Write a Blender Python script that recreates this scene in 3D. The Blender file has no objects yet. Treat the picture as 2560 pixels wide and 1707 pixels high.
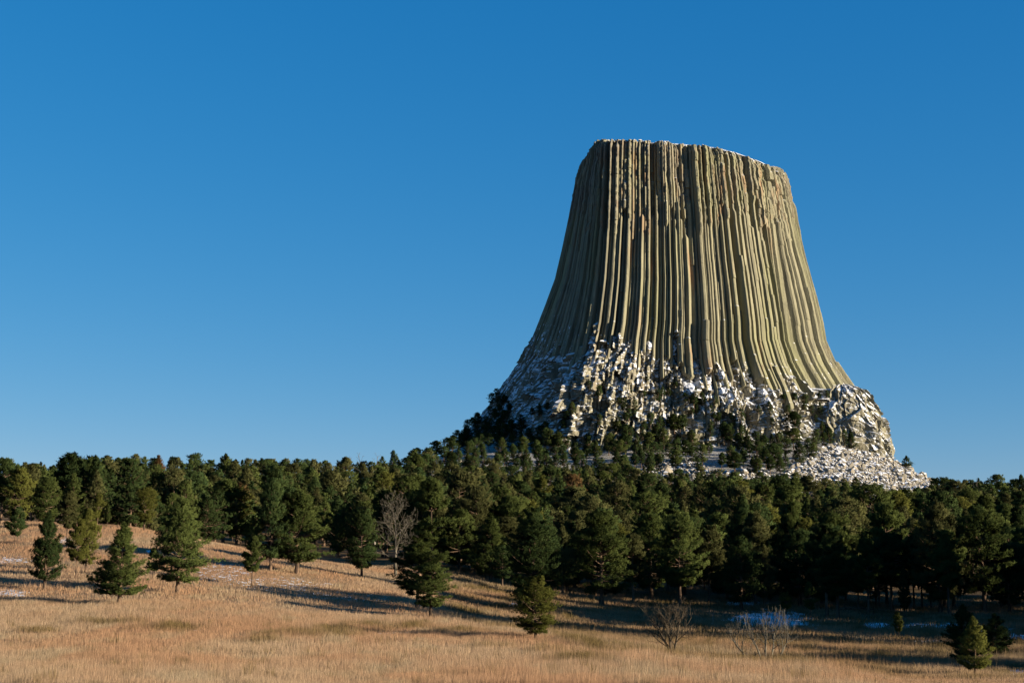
import bpy, math, random
import numpy as np
from mathutils import Vector

C = bpy.context.scene
COL = C.collection
R = math.radians
rng = np.random.default_rng(7)
random.seed(7)

# ------------------------------------------------------------------ camera
F = 3556.0                       # focal length in photo pixels (50 mm on 36 mm, 2560 wide)
PITCH = math.atan(596.5 / F)
SP, CP = math.sin(PITCH), math.cos(PITCH)
cam_d = bpy.data.cameras.new("camera")
cam = bpy.data.objects.new("camera", cam_d)
COL.objects.link(cam)
cam_d.lens = 50.0
cam_d.sensor_width = 36.0
cam_d.clip_start = 0.5
cam_d.clip_end = 60000
cam.location = (0, 0, 0)
cam.rotation_euler = (math.pi / 2 + PITCH, 0, 0)
C.camera = cam

# ------------------------------------------------------------------ light
SUN_EL, SUN_AZ = 12.0, 65.0      # azimuth: to the right of "behind the camera"
sd = Vector((math.sin(R(SUN_AZ)) * math.cos(R(SUN_EL)), -math.cos(R(SUN_AZ)) * math.cos(R(SUN_EL)), math.sin(R(SUN_EL))))
w = bpy.data.worlds.new("World")
C.world = w
w.use_nodes = True
nt = w.node_tree
bg = nt.nodes["Background"]
sky = nt.nodes.new("ShaderNodeTexSky")
sky.sky_type = 'NISHITA'
sky.sun_disc = False
sky.sun_elevation = R(SUN_EL)
sky.sun_rotation = math.atan2(sd.x, sd.y)
sky.altitude = 1300
sky.air_density = 1.0
sky.dust_density = 0.3
sky.ozone_density = 2.2
hs = nt.nodes.new("ShaderNodeHueSaturation")
hs.inputs["Saturation"].default_value = 1.36
nt.links.new(sky.outputs[0], hs.inputs["Color"])
sepc = nt.nodes.new("ShaderNodeSeparateColor")
comc = nt.nodes.new("ShaderNodeCombineColor")
nt.links.new(hs.outputs[0], sepc.inputs[0])
for ch, (gain, power) in enumerate([(0.650, 0.949), (1.212, 0.614), (2.175, 0.444)]):   # even out the clear autumn sky towards the horizon
    pw = nt.nodes.new("ShaderNodeMath")
    pw.operation = 'POWER'
    nt.links.new(sepc.outputs[ch], pw.inputs[0])
    pw.inputs[1].default_value = power
    ml = nt.nodes.new("ShaderNodeMath")
    ml.operation = 'MULTIPLY'
    nt.links.new(pw.outputs[0], ml.inputs[0])
    ml.inputs[1].default_value = gain
    nt.links.new(ml.outputs[0], comc.inputs[ch])
nt.links.new(comc.outputs[0], bg.inputs[0])
bg.inputs[1].default_value = 0.050

ld = bpy.data.lights.new("sun", 'SUN')
ld.energy = 5.0
ld.angle = R(0.55)
ld.color = (1.0, 0.86, 0.66)
lo = bpy.data.objects.new("sun", ld)
COL.objects.link(lo)
lo.rotation_euler = sd.to_track_quat('Z', 'Y').to_euler()
C.view_settings.view_transform = 'Standard'
C.view_settings.look = 'None'
C.view_settings.exposure = 1.5
C.view_settings.gamma = 1.0
C.cycles.max_bounces = 5
C.cycles.transparent_max_bounces = 4


# ------------------------------------------------------------------ helpers
def tag(o, label=None, cat=None, group=None, kind=None):
    if label: o["label"] = label
    if cat: o["category"] = cat
    if group: o["group"] = group
    if kind: o["kind"] = kind
    return o


def mesh_from(name, V, faces, smooth=False):
    """V (N,3); faces (M,3) or (M,4) numpy int array"""
    me = bpy.data.meshes.new(name)
    V = np.asarray(V, np.float32)
    faces = np.asarray(faces, np.int32)
    n, k = faces.shape
    me.vertices.add(len(V))
    me.vertices.foreach_set("co", V.ravel())
    me.loops.add(n * k)
    me.loops.foreach_set("vertex_index", faces.ravel())
    me.polygons.add(n)
    me.polygons.foreach_set("loop_start", np.arange(0, n * k, k, dtype=np.int32))
    me.polygons.foreach_set("loop_total", np.full(n, k, np.int32))
    me.polygons.foreach_set("use_smooth", np.full(n, smooth, bool))
    me.update(calc_edges=True)
    return me


def set_vec(me, name, vals):
    a = me.attributes.new(name, 'FLOAT_VECTOR', 'POINT')
    a.data.foreach_set("vector", np.asarray(vals, np.float32).ravel())


def set_attr(me, name, vals, domain='POINT'):
    a = me.attributes.new(name, 'FLOAT', domain)
    a.data.foreach_set("value", np.asarray(vals, np.float32))


def link(name, me, mat=None, parent=None):
    o = bpy.data.objects.new(name, me)
    COL.objects.link(o)
    if mat is not None and me is not None:
        me.materials.clear()
        me.materials.append(mat)
    if parent is not None: o.parent = parent
    return o


def empty(name, loc):
    o = bpy.data.objects.new(name, None)
    COL.objects.link(o)
    o.location = loc
    o.empty_display_size = 0.5
    return o


def _h(ix, iy, iz, seed):
    x = (ix.astype(np.int64) * 374761393 + iy.astype(np.int64) * 668265263 + iz.astype(np.int64) * 2147483647 + seed * 974634777) & 0xFFFFFFFF
    x = ((x ^ (x >> 13)) * 1274126177) & 0xFFFFFFFF
    x = ((x ^ (x >> 16)) * 2246822519) & 0xFFFFFFFF
    return ((x ^ (x >> 15)) & 0xFFFFFF) / float(0xFFFFFF)


def cell(x, y, z, seed=0):
    return _h(np.floor(x), np.floor(y), np.floor(z), seed)


def vn(x, y, z, seed=0):
    fx, fy, fz = np.floor(x), np.floor(y), np.floor(z)
    tx, ty, tz = x - fx, y - fy, z - fz
    tx, ty, tz = tx * tx * (3 - 2 * tx), ty * ty * (3 - 2 * ty), tz * tz * (3 - 2 * tz)
    r = 0
    for dx in (0, 1):
        for dy in (0, 1):
            for dz in (0, 1):
                wgt = (tx if dx else 1 - tx) * (ty if dy else 1 - ty) * (tz if dz else 1 - tz)
                r = r + wgt * _h(fx + dx, fy + dy, fz + dz, seed)
    return r * 2 - 1


def fbm(x, y, z, seed=0, o=4):
    s, a, r = 1.0, 1.0, 0
    for i in range(o):
        r = r + a * vn(x * s, y * s, z * s, seed + i * 17)
        s *= 2.03
        a *= 0.5
    return r / 1.6


def facets(u, v, size, seed, tu, tv, h):
    """broken rock in flat tilted faces: nearest of jittered points, each with its own height and tilt"""
    a, b = u / size, v / size
    ia, ib = np.floor(a), np.floor(b)
    best = np.full(np.shape(a), 1e9)
    val = np.zeros(np.shape(a))
    z0 = np.zeros(np.shape(a))
    for da in (-1, 0, 1):
        for db in (-1, 0, 1):
            ca, cb = ia + da, ib + db
            qa = ca + 0.08 + 0.84 * _h(ca, cb, z0, seed)
            qb = cb + 0.08 + 0.84 * _h(ca, cb, z0, seed + 1)
            ra, rb = a - qa, b - qb
            d = ra * ra + rb * rb
            hh = (_h(ca, cb, z0, seed + 2) - 0.5) * h + (_h(ca, cb, z0, seed + 3) - 0.5) * 2 * tu * ra * size + (_h(ca, cb, z0, seed + 4) - 0.5) * 2 * tv * rb * size
            m = d < best
            val = np.where(m, hh, val)
            best = np.where(m, d, best)
    return val


def sstep(a, b, x):
    t = np.clip((x - a) / (b - a), 0, 1)
    return t * t * (3 - 2 * t)


def elev(py):                    # slope z/y of the ray through photo row py
    yn = (853.5 - py) / F
    return (SP + yn * CP) / (CP - yn * SP)


def lat(px, py):                 # slope x/y of the ray through photo point (px, py)
    yn = (853.5 - py) / F
    return ((px - 1280) / F) / (CP - yn * SP)


def project(x, y, z):
    d = y * CP + z * SP
    return 1280 + F * x / d, 853.5 - F * (-y * SP + z * CP) / d


# ------------------------------------------------------------------ terrain height
YH = 1450
COLS = {
    -500: [(60, 1700), (120, 1570), (200, 1420), (290, 1330), (350, 1320), (450, 1310), (600, 1285), (850, 1212), (1050, 1222), (1500, 1330), (3000, 1410), (9000, 1442)],
    0: [(60, 1700), (90, 1632), (120, 1568), (160, 1478), (200, 1395), (250, 1330), (290, 1298), (350, 1310), (450, 1315), (600, 1290), (850, 1208), (1050, 1222), (1500, 1330), (3000, 1410), (9000, 1442)],
    300: [(60, 1700), (90, 1630), (120, 1562), (150, 1502), (190, 1425), (230, 1350), (262, 1308), (330, 1330), (450, 1330), (600, 1290), (850, 1198), (1050, 1212), (1500, 1330), (3000, 1410), (9000, 1442)],
    600: [(60, 1702), (90, 1635), (120, 1575), (150, 1515), (180, 1462), (210, 1412), (240, 1366), (300, 1385), (400, 1370), (600, 1300), (900, 1200), (1050, 1210), (1500, 1330), (3000, 1410), (9000, 1442)],
    900: [(60, 1705), (90, 1640), (120, 1588), (150, 1548), (180, 1494), (210, 1450), (245, 1424), (300, 1418), (400, 1380), (600, 1310), (850, 1225), (1000, 1203), (1150, 1205), (1500, 1310), (3000, 1410), (9000, 1442)],
    1050: [(60, 1705), (90, 1642), (120, 1594), (142, 1556), (160, 1530), (180, 1508), (220, 1462), (260, 1430), (300, 1412), (400, 1378), (600, 1305), (850, 1220), (1000, 1180), (1100, 1160), (1200, 1155), (1500, 1280), (3000, 1400), (9000, 1442)],
    1180: [(60, 1705), (90, 1645), (115, 1606), (135, 1572), (155, 1560), (180, 1545), (215, 1512), (255, 1462), (300, 1430), (400, 1385), (600, 1308), (850, 1215), (1000, 1172), (1060, 1150), (1200, 1090), (1400, 1200), (3000, 1400), (9000, 1442)],
    1350: [(60, 1705), (90, 1652), (115, 1603), (135, 1588), (165, 1572), (210, 1530), (250, 1498), (300, 1462), (400, 1400), (600, 1312), (850, 1240), (960, 1196), (1060, 1150), (1200, 1040), (1400, 1200), (3000, 1400), (9000, 1442)],
    1600: [(60, 1705), (84, 1660), (100, 1652), (130, 1625), (170, 1590), (210, 1555), (250, 1520), (300, 1478), (400, 1405), (600, 1315), (850, 1240), (960, 1192), (1060, 1135), (1200, 1040), (1400, 1200), (3000, 1400), (9000, 1442)],
    1900: [(60, 1714), (80, 1682), (95, 1668), (115, 1648), (140, 1618), (170, 1590), (210, 1560), (250, 1530), (300, 1490), (400, 1408), (600, 1322), (850, 1248), (960, 1200), (1060, 1125), (1200, 1040), (1400, 1200), (3000, 1400), (9000, 1442)],
    2090: [(60, 1718), (78, 1690), (92, 1678), (112, 1652), (140, 1620), (170, 1595), (210, 1562), (250, 1535), (300, 1496), (400, 1415), (600, 1325), (850, 1254), (930, 1216), (1060, 1112), (1200, 1080), (1400, 1200), (3000, 1400), (9000, 1442)],
    2250: [(60, 1722), (75, 1706), (90, 1692), (110, 1660), (140, 1626), (170, 1602), (210, 1566), (250, 1540), (300, 1504), (400, 1420), (600, 1330), (850, 1265), (960, 1226), (1080, 1148), (1200, 1150), (1400, 1250), (3000, 1400), (9000, 1442)],
    2340: [(60, 1725), (75, 1709), (90, 1694), (110, 1660), (140, 1628), (170, 1602), (210, 1566), (250, 1541), (300, 1506), (400, 1424), (600, 1334), (850, 1275), (960, 1256), (1060, 1212), (1200, 1215), (1400, 1280), (3000, 1405), (9000, 1442)],
    2560: [(60, 1728), (75, 1712), (90, 1696), (110, 1660), (140, 1631), (170, 1602), (210, 1567), (250, 1541), (300, 1510), (400, 1430), (600, 1340), (850, 1270), (1000, 1262), (1200, 1280), (1500, 1340), (3000, 1410), (9000, 1442)],
    3100: [(60, 1725), (75, 1702), (90, 1688), (110, 1660), (140, 1631), (170, 1602), (210, 1567), (250, 1541), (300, 1510), (400, 1430), (600, 1340), (850, 1275), (1000, 1272), (1200, 1290), (1500, 1340), (3000, 1410), (9000, 1442)],
}
NU, NL = 361, 400
U0, U1 = -0.58, 0.58
L0, L1 = math.log(4), math.log(9000)
ug = np.linspace(U0, U1, NU)
lg = np.linspace(L0, L1, NL)
ckeys = sorted(COLS)
cu = np.array([lat(k, 1420) for k in ckeys])
ctab = []
for k in ckeys:
    ys = [4, 20, 40] + [a for a, b in COLS[k]]
    es = [-1.7 / 4, -2.5 / 20, -3.4 / 40] + [float(elev(b)) for a, b in COLS[k]]
    ctab.append(np.interp(lg, np.log(ys), es))
ctab = np.array(ctab)
etab = np.array([np.interp(ug, cu, ctab[:, j]) for j in range(NL)]).T      # (NU,NL)


def blur(a, n, axis):
    k = np.hanning(2 * n + 3)[1:-1]
    k /= k.sum()
    pad = [(0, 0), (0, 0)]
    pad[axis] = (n, n)
    b = np.pad(a, pad, mode='edge')
    return np.apply_along_axis(lambda v: np.convolve(v, k, 'valid'), axis, b)


etab = blur(etab, 12, 0)
etab = blur(etab, 3, 1)


def ground(x, y):
    x = np.asarray(x, float)
    y = np.asarray(y, float)
    r = np.hypot(x, y) + 1e-9
    front = (y > 0.86 * r)
    ye = np.where(front, y, r * 0.86)
    ye = np.maximum(ye, 1.0)
    u = np.where(y > 0.2 * r, np.clip(x / np.maximum(y, 1e-6), U0, U1), np.sign(x) * U1)
    fu = np.clip((u - U0) / (U1 - U0) * (NU - 1), 0, NU - 1.001)
    fl = np.clip((np.log(np.maximum(ye, 4.01)) - L0) / (L1 - L0) * (NL - 1), 0, NL - 1.001)
    iu, il = fu.astype(int), fl.astype(int)
    a, b = fu - iu, fl - il
    e = etab[iu, il] * (1 - a) * (1 - b) + etab[iu + 1, il] * a * (1 - b) + etab[iu, il + 1] * (1 - a) * b + etab[iu + 1, il + 1] * a * b
    z = e * np.maximum(ye, 4.0)
    z = np.maximum(z, -12)
    back = sstep(0.35, -0.3, y / r)
    z = z * (1 - back) + back * (-2.0 - 0.003 * np.minimum(r, 4000))
    amp = 0.05 + 0.35 * sstep(50, 200, r) + 1.6 * sstep(300, 900, r)
    z = z + amp * 0.5 * fbm(x / 26.0, y / 26.0, 0 * x, 3, 4) + 0.10 * sstep(30, 90, r) * fbm(x / 5.0, y / 5.0, 0 * x, 9, 3)
    return z


def hollow_shade_mask(x, y, px):
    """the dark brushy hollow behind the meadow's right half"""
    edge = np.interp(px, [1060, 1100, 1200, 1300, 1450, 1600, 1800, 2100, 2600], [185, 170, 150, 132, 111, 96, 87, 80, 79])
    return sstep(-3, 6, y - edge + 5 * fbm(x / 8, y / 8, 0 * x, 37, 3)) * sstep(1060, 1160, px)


def hit(px, py, y0=30.0, y1=1250.0):
    """first point where the ray through photo point (px, py) meets the ground"""
    ys = np.exp(np.linspace(math.log(y0), math.log(y1), 3000 if y0 < 100 else 360))
    xs, zs = lat(px, py) * ys, elev(py) * ys
    g = ground(xs, ys)
    k = np.nonzero(zs <= g)[0]
    if len(k) == 0:
        k = [int(np.argmin(zs - g))]
    k = k[0]
    return xs[k], ys[k], g[k]


# ------------------------------------------------------------------ materials
def mat(name):
    m = bpy.data.materials.new(name)
    m.use_nodes = True
    n = m.node_tree
    n.nodes.clear()
    return m, n


class NB:
    """small node-building helper"""
    def __init__(s, n): s.n = n
    def new(s, t, **kw):
        d = s.n.nodes.new(t)
        for k, v in kw.items():
            setattr(d, k, v)
        return d
    def ln(s, a, b): s.n.links.new(a, b)
    def math(s, op, a, b=None, c=None, clamp=False):
        d = s.new("ShaderNodeMath", operation=op, use_clamp=clamp)
        for i, v in enumerate((a, b, c)):
            if v is None: continue
            if hasattr(v, "links"): s.ln(v, d.inputs[i])
            else: d.inputs[i].default_value = v
        return d.outputs[0]
    def mix(s, f, a, b, mode='MIX'):
        d = s.new("ShaderNodeMix", data_type='RGBA', blend_type=mode)
        for i, v in ((0, f), (6, a), (7, b)):
            if hasattr(v, "links"): s.ln(v, d.inputs[i])
            elif i == 0: d.inputs[i].default_value = v
            else: d.inputs[i].default_value = (*v, 1)
        return d.outputs[2]
    def attr(s, name):
        d = s.new("ShaderNodeAttribute", attribute_name=name)
        return d.outputs["Fac"]
    def ramp(s, f, lo, hi):
        d = s.new("ShaderNodeMapRange", interpolation_type='SMOOTHSTEP')
        s.ln(f, d.inputs[0])
        d.inputs[1].default_value = lo
        d.inputs[2].default_value = hi
        return d.outputs[0]
    def noise(s, scale, detail=4, vec=None, sc=(1, 1, 1), rough=0.55):
        if vec is None:
            vec = s.new("ShaderNodeNewGeometry").outputs["Position"]
        mp = s.new("ShaderNodeMapping")
        mp.inputs["Scale"].default_value = sc
        s.ln(vec, mp.inputs[0])
        d = s.new("ShaderNodeTexNoise")
        d.inputs["Scale"].default_value = scale
        d.inputs["Detail"].default_value = detail
        d.inputs["Roughness"].default_value = rough
        s.ln(mp.outputs[0], d.inputs[0])
        return d.outputs["Fac"]
    def out(s, sh):
        o = s.new("ShaderNodeOutputMaterial")
        s.ln(sh, o.inputs[0])
    def diffuse(s, col, rough=0.9, normal=None, spec=0.15):
        b = s.new("ShaderNodeBsdfPrincipled")
        if hasattr(col, "links"): s.ln(col, b.inputs["Base Color"])
        else: b.inputs["Base Color"].default_value = (*col, 1)
        b.inputs["Roughness"].default_value = rough
        b.inputs["Specular IOR Level"].default_value = spec
        if normal is not None: s.ln(normal, b.inputs["Normal"])
        return b.outputs[0]


def rock_material(name, column=True):
    m, n = mat(name)
    b = NB(n)
    big = b.noise(0.035, 4, sc=(1, 1, 0.25))
    streak = b.noise(0.35, 4, sc=(1, 1, 0.06))
    fine = b.noise(0.9, 5)
    rust = b.noise(0.06, 3, sc=(1.6, 1.6, 0.25))
    col = b.mix(b.ramp(streak, 0.35, 0.68), (0.158, 0.148, 0.096), (0.232, 0.217, 0.143))
    col = b.mix(b.math('MULTIPLY', b.ramp(big, 0.45, 0.65), 0.5), col, (0.172, 0.176, 0.082))       # lichen
    col = b.mix(b.math('MULTIPLY', b.ramp(rust, 0.60, 0.74), 0.6), col, (0.23, 0.125, 0.065))        # rust
    rust2 = b.noise(0.13, 3, sc=(1.4, 1.4, 0.16))
    col = b.mix(b.math('MULTIPLY', b.math('MULTIPLY', b.ramp(rust2, 0.52, 0.66), 0.75), b.attr("upper")), col, (0.205, 0.118, 0.062))
    col = b.mix(b.math('MULTIPLY', b.attr("dark"), 0.6), col, (0.105, 0.098, 0.074))
    wet = b.noise(0.22, 4, sc=(1, 1, 0.03))
    col = b.mix(b.math('MULTIPLY', b.ramp(wet, 0.53, 0.66), 0.55), col, (0.085, 0.082, 0.062))
    col = b.mix(b.math('MULTIPLY', b.ramp(fine, 0.50, 0.72), 0.4), col, (0.10, 0.095, 0.07))
    col = b.mix(b.math('MULTIPLY', b.attr("grey"), 0.75), col, (0.165, 0.148, 0.118))
    soil = b.noise(0.20, 5, rough=0.65)
    col = b.mix(b.math('MULTIPLY', b.math('MULTIPLY', b.ramp(soil, 0.47, 0.60), 0.85), b.attr("grey")), col, (0.075, 0.068, 0.052))
    g = b.new("ShaderNodeNewGeometry")
    sx = b.new("ShaderNodeSeparateXYZ")
    b.ln(g.outputs["Normal"], sx.inputs[0])
    patch = b.noise(0.16, 5, rough=0.65)
    fleck = b.noise(0.85, 4, rough=0.65)
    up = b.math('ADD', sx.outputs[2], b.math('MULTIPLY', b.math('SUBTRACT', patch, 0.5), 1.5))
    up = b.math('ADD', up, b.math('MULTIPLY', b.math('SUBTRACT', fleck, 0.5), 1.3))
    up = b.math('ADD', up, b.math('MULTIPLY', b.attr("snow"), 0.9))
    sn = b.ramp(up, 0.84, 0.96)
    col = b.mix(sn, col, (0.60, 0.615, 0.65))
    bump = b.new("ShaderNodeBump")
    bump.inputs["Strength"].default_value = 0.6
    bump.inputs["Distance"].default_value = 0.6
    b.ln(fine, bump.inputs["Height"])
    b.out(b.diffuse(col, 0.92, bump.outputs[0], 0.1))
    return m


ROCK = rock_material("columnar_rock")


def boulder_material():
    m, n = mat("boulder_rock")
    b = NB(n)
    rnd = b.attr("tone")
    col = b.mix(rnd, (0.10, 0.095, 0.08), (0.23, 0.20, 0.15))
    g = b.new("ShaderNodeNewGeometry")
    sx = b.new("ShaderNodeSeparateXYZ")
    b.ln(g.outputs["Normal"], sx.inputs[0])
    nz = b.noise(0.5, 3)
    up = b.math('ADD', sx.outputs[2], b.math('MULTIPLY', b.math('SUBTRACT', nz, 0.5), 0.9))
    col = b.mix(b.ramp(up, 0.60, 0.76), col, (0.60, 0.615, 0.65))
    b.out(b.diffuse(col, 0.9))
    return m


BOULDER = boulder_material()


def ground_material():
    m, n = mat("prairie_ground")
    b = NB(n)
    p1 = b.noise(0.06, 4, sc=(1, 0.5, 1))
    p2 = b.noise(0.5, 4, sc=(1, 0.35, 1))
    p3 = b.noise(3.0, 4)
    straw = b.mix(b.ramp(p1, 0.4, 0.62), (0.23, 0.155, 0.09), (0.23, 0.13, 0.068))
    straw = b.mix(b.math('MULTIPLY', b.ramp(p2, 0.5, 0.7), 0.6), straw, (0.20, 0.135, 0.06))
    straw = b.mix(b.math('MULTIPLY', b.ramp(p3, 0.45, 0.7), 0.4), straw, (0.15, 0.09, 0.045))
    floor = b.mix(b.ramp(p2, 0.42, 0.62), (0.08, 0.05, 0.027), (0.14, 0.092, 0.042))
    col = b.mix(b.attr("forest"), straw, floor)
    shaded_brush = b.mix(b.ramp(p2, 0.45, 0.65), (0.050, 0.034, 0.018), (0.115, 0.075, 0.036))  # shrub browns, darkened so the colour carries the hollow's shade
    col = b.mix(b.attr("hollow"), col, shaded_brush)
    rockc = b.mix(b.ramp(p3, 0.4, 0.6), (0.20, 0.185, 0.15), (0.13, 0.12, 0.10))
    col = b.mix(b.attr("rocky"), col, rockc)
    s1 = b.noise(1.6, 5, sc=(1, 0.4, 1), rough=0.75)
    sn = b.math('ADD', b.attr("snow"), b.math('MULTIPLY', b.math('SUBTRACT', s1, 0.5), 2.4))
    col = b.mix(b.ramp(sn, 0.52, 0.66), col, (0.60, 0.615, 0.65))
    bump = b.new("ShaderNodeBump")
    bump.inputs["Strength"].default_value = 0.5
    bump.inputs["Distance"].default_value = 0.15
    b.ln(p3, bump.inputs["Height"])
    b.out(b.diffuse(col, 0.95, bump.outputs[0], 0.05))
    return m


def grass_material():
    m, n = mat("dry_grass")
    b = NB(n)
    p1 = b.noise(0.07, 4, sc=(1, 0.45, 1))
    p2 = b.noise(0.25, 4, sc=(1, 0.4, 1))
    t = b.attr("tint")
    col = b.mix(b.ramp(p1, 0.35, 0.60), (0.320, 0.232, 0.148), (0.310, 0.186, 0.108))
    col = b.mix(b.math('MULTIPLY', b.ramp(p2, 0.52, 0.66), 0.6), col, (0.270, 0.225, 0.145))
    p4 = b.noise(0.9, 3, sc=(1, 0.5, 1))
    col = b.mix(b.math('MULTIPLY', b.ramp(p4, 0.52, 0.68), 0.6), col, (0.150, 0.112, 0.060))
    col = b.mix(b.math('MULTIPLY', b.ramp(t, 0.55, 1.0), 0.5), col, (0.16, 0.09, 0.05))
    col = b.mix(b.attr("brush_and_shade"), col, (0.12, 0.085, 0.036))  # brown shrubs and weeds; in the hollow also painted shade
    d = b.new("ShaderNodeBsdfDiffuse")
    b.ln(col, d.inputs[0])
    tr = b.new("ShaderNodeBsdfTranslucent")
    b.ln(col, tr.inputs[0])
    mx = b.new("ShaderNodeMixShader")
    mx.inputs[0].default_value = 0.35
    b.ln(d.outputs[0], mx.inputs[1])
    b.ln(tr.outputs[0], mx.inputs[2])
    b.out(mx.outputs[0])
    return m


def needle_material(name, c1, c2):
    m, n = mat(name)
    b = NB(n)
    at = b.new("ShaderNodeAttribute", attribute_name="cn")
    vt = b.new("ShaderNodeVectorTransform", vector_type='NORMAL', convert_from='OBJECT', convert_to='WORLD')
    b.ln(at.outputs["Vector"], vt.inputs[0])
    ge = b.new("ShaderNodeNewGeometry")
    sc = b.new("ShaderNodeVectorMath", operation='SCALE')
    b.ln(ge.outputs["Normal"], sc.inputs[0])
    sc.inputs["Scale"].default_value = 0.45
    ad = b.new("ShaderNodeVectorMath", operation='ADD')
    b.ln(vt.outputs[0], ad.inputs[0])
    b.ln(sc.outputs[0], ad.inputs[1])
    nm = b.new("ShaderNodeVectorMath", operation='NORMALIZE')
    b.ln(ad.outputs[0], nm.inputs[0])
    oi = b.new("ShaderNodeObjectInfo").outputs["Random"]
    t = b.attr("tint")
    col = b.mix(t, c1, c2)
    v = b.new("ShaderNodeHueSaturation")
    b.ln(col, v.inputs["Color"])
    b.ln(b.math('MULTIPLY_ADD', oi, 0.5, 0.75), v.inputs["Value"])
    d = b.new("ShaderNodeBsdfDiffuse")
    b.ln(v.outputs[0], d.inputs[0])
    b.ln(nm.outputs[0], d.inputs["Normal"])
    tr = b.new("ShaderNodeBsdfTranslucent")
    b.ln(v.outputs[0], tr.inputs[0])
    mx = b.new("ShaderNodeMixShader")
    mx.inputs[0].default_value = 0.22
    b.ln(d.outputs[0], mx.inputs[1])
    b.ln(tr.outputs[0], mx.inputs[2])
    b.out(mx.outputs[0])
    return m


NEEDLE = {
    'deep green': needle_material("needles_deep_green", (0.020, 0.034, 0.013), (0.044, 0.060, 0.019)),
    'mid green': needle_material("needles_mid_green", (0.034, 0.047, 0.014), (0.066, 0.080, 0.023)),
    'olive': needle_material("needles_olive", (0.046, 0.050, 0.019), (0.082, 0.082, 0.031)),
    'yellow-green': needle_material("needles_yellow_green", (0.058, 0.064, 0.015), (0.100, 0.100, 0.025)),
    'rusty': needle_material("needles_rusty", (0.08, 0.050, 0.022), (0.12, 0.070, 0.030)),
}


def bark_material(name, c1, c2):
    m, n = mat(name)
    b = NB(n)
    p = b.noise(3.0, 5, sc=(1, 1, 0.25))
    col = b.mix(b.ramp(p, 0.38, 0.62), c1, c2)
    b.out(b.diffuse(col, 0.95, None, 0.05))
    return m


BARK = bark_material("pine_bark", (0.045, 0.032, 0.024), (0.13, 0.085, 0.055))
GREY_BARK = bark_material("grey_bark", (0.060, 0.053, 0.041), (0.115, 0.102, 0.078))
PALE_BARK = bark_material("bleached_wood", (0.16, 0.14, 0.115), (0.28, 0.25, 0.21))
DARK_BARK = bark_material("dark_twigs", (0.036, 0.028, 0.020), (0.070, 0.055, 0.038))

# ------------------------------------------------------------------ ground sheet
SNOW_SPOTS = [(1930, 1552, 125, 30, .8), (2190, 1562, 45, 7, .95), (2330, 1563, 95, 7, .8), (1660, 1634, 50, 8, .9), (1560, 1622, 70, 5, .6),
              (25, 1482, 75, 12, .6), (30, 1400, 60, 10, .5), (560, 1432, 80, 30, .42), (700, 1462, 150, 22, .42), (860, 1492, 150, 16, .40),
              (1860, 1508, 75, 6, .8), (2545, 1592, 40, 10, .75), (2540, 1683, 25, 12, .9), (1290, 1512, 25, 6, .8), (2010, 1640, 16, 10, .9),
              (165, 1350, 20, 10, .7), (375, 1378, 14, 4, .8), (250, 1512, 20, 3, .7), (2330, 1603, 60, 6, .6), (1750, 1600, 120, 5, .55),
              (490, 1575, 24, 4, .7), (980, 1583, 60, 4, .7), (2450, 1575, 120, 8, .5)]


def snow_mask(px, py):
    s = np.zeros_like(px)
    for cx, cy, rx, ry, k in SNOW_SPOTS:
        d = np.hypot((px - cx) / rx, (py - cy) / ry) + 0.55 * fbm(px / 22, py / 5, 0 * px, 25, 3)
        s = np.maximum(s, k * sstep(1.25, 0.55, d))
    return s


def build_ground():
    fine = np.linspace(R(-24), R(24), 640)
    coarse = np.linspace(R(24), R(336), 70)[1:-1]
    az = np.concatenate([fine, coarse])
    rr = np.concatenate([[1.5, 3, 6, 12, 20, 30, 40], np.exp(np.linspace(math.log(48), math.log(1500), 480)), np.exp(np.linspace(math.log(1600), math.log(20000), 24))])
    A, RR = np.meshgrid(az, rr)
    x, y = RR * np.sin(A), RR * np.cos(A)
    z = ground(x, y)
    nr, na = A.shape
    V = np.stack([x, y, z], -1).reshape(-1, 3)
    V = np.vstack([V, [[0, 0, float(ground(0.0, 0.5))]]])
    i = np.arange(nr - 1)[:, None] * na
    j = np.arange(na)[None, :]
    j2 = (j + 1) % na
    Fq = np.stack([i + j, i + j2, i + na + j2, i + na + j], -1).reshape(-1, 4)[:, ::-1]
    me = mesh_from("ground", V, Fq, True)
    x, y, z = V[:, 0], V[:, 1], V[:, 2]
    ok = y > 5
    px, py = project(np.where(ok, x, 0), np.where(ok, y, 1e3), z)
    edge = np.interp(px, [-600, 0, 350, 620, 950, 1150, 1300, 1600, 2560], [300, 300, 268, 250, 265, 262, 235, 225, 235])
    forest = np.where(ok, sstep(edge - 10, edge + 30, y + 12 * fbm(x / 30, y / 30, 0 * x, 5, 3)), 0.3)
    rocky = np.where(ok, sstep(880, 985, y) * sstep(960, 1100, px) * sstep(2420, 2330, px), 0)
    sn = np.where(ok & (y < 420), snow_mask(px, py), 0)
    sn = np.where(rocky > 0, np.maximum(sn, rocky * 0.43), sn)
    sn = np.maximum(sn, 0.36 * forest * sstep(500, 900, y))
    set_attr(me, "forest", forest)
    set_attr(me, "hollow", np.where(ok & (y < 420), hollow_shade_mask(x, y, px), 0))  # where the hollow's shade is painted into the ground colour
    set_attr(me, "rocky", rocky)
    set_attr(me, "snow", sn)
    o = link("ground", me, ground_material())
    tag(o, kind="structure")
    return o


build_ground()

# ------------------------------------------------------------------ rock tower
K = 2560 / 2352.0
TY = 1180.0


def silhouette(pts):
    """photo points (row, column) of an outline -> height and x at the tower's distance"""
    zz = np.array([float(elev(a * K)) * TY for a, b in pts])
    xx = np.array([float(lat(b * K, a * K)) * TY for a, b in pts])
    o = np.argsort(zz)
    return zz[o], xx[o]


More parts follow.
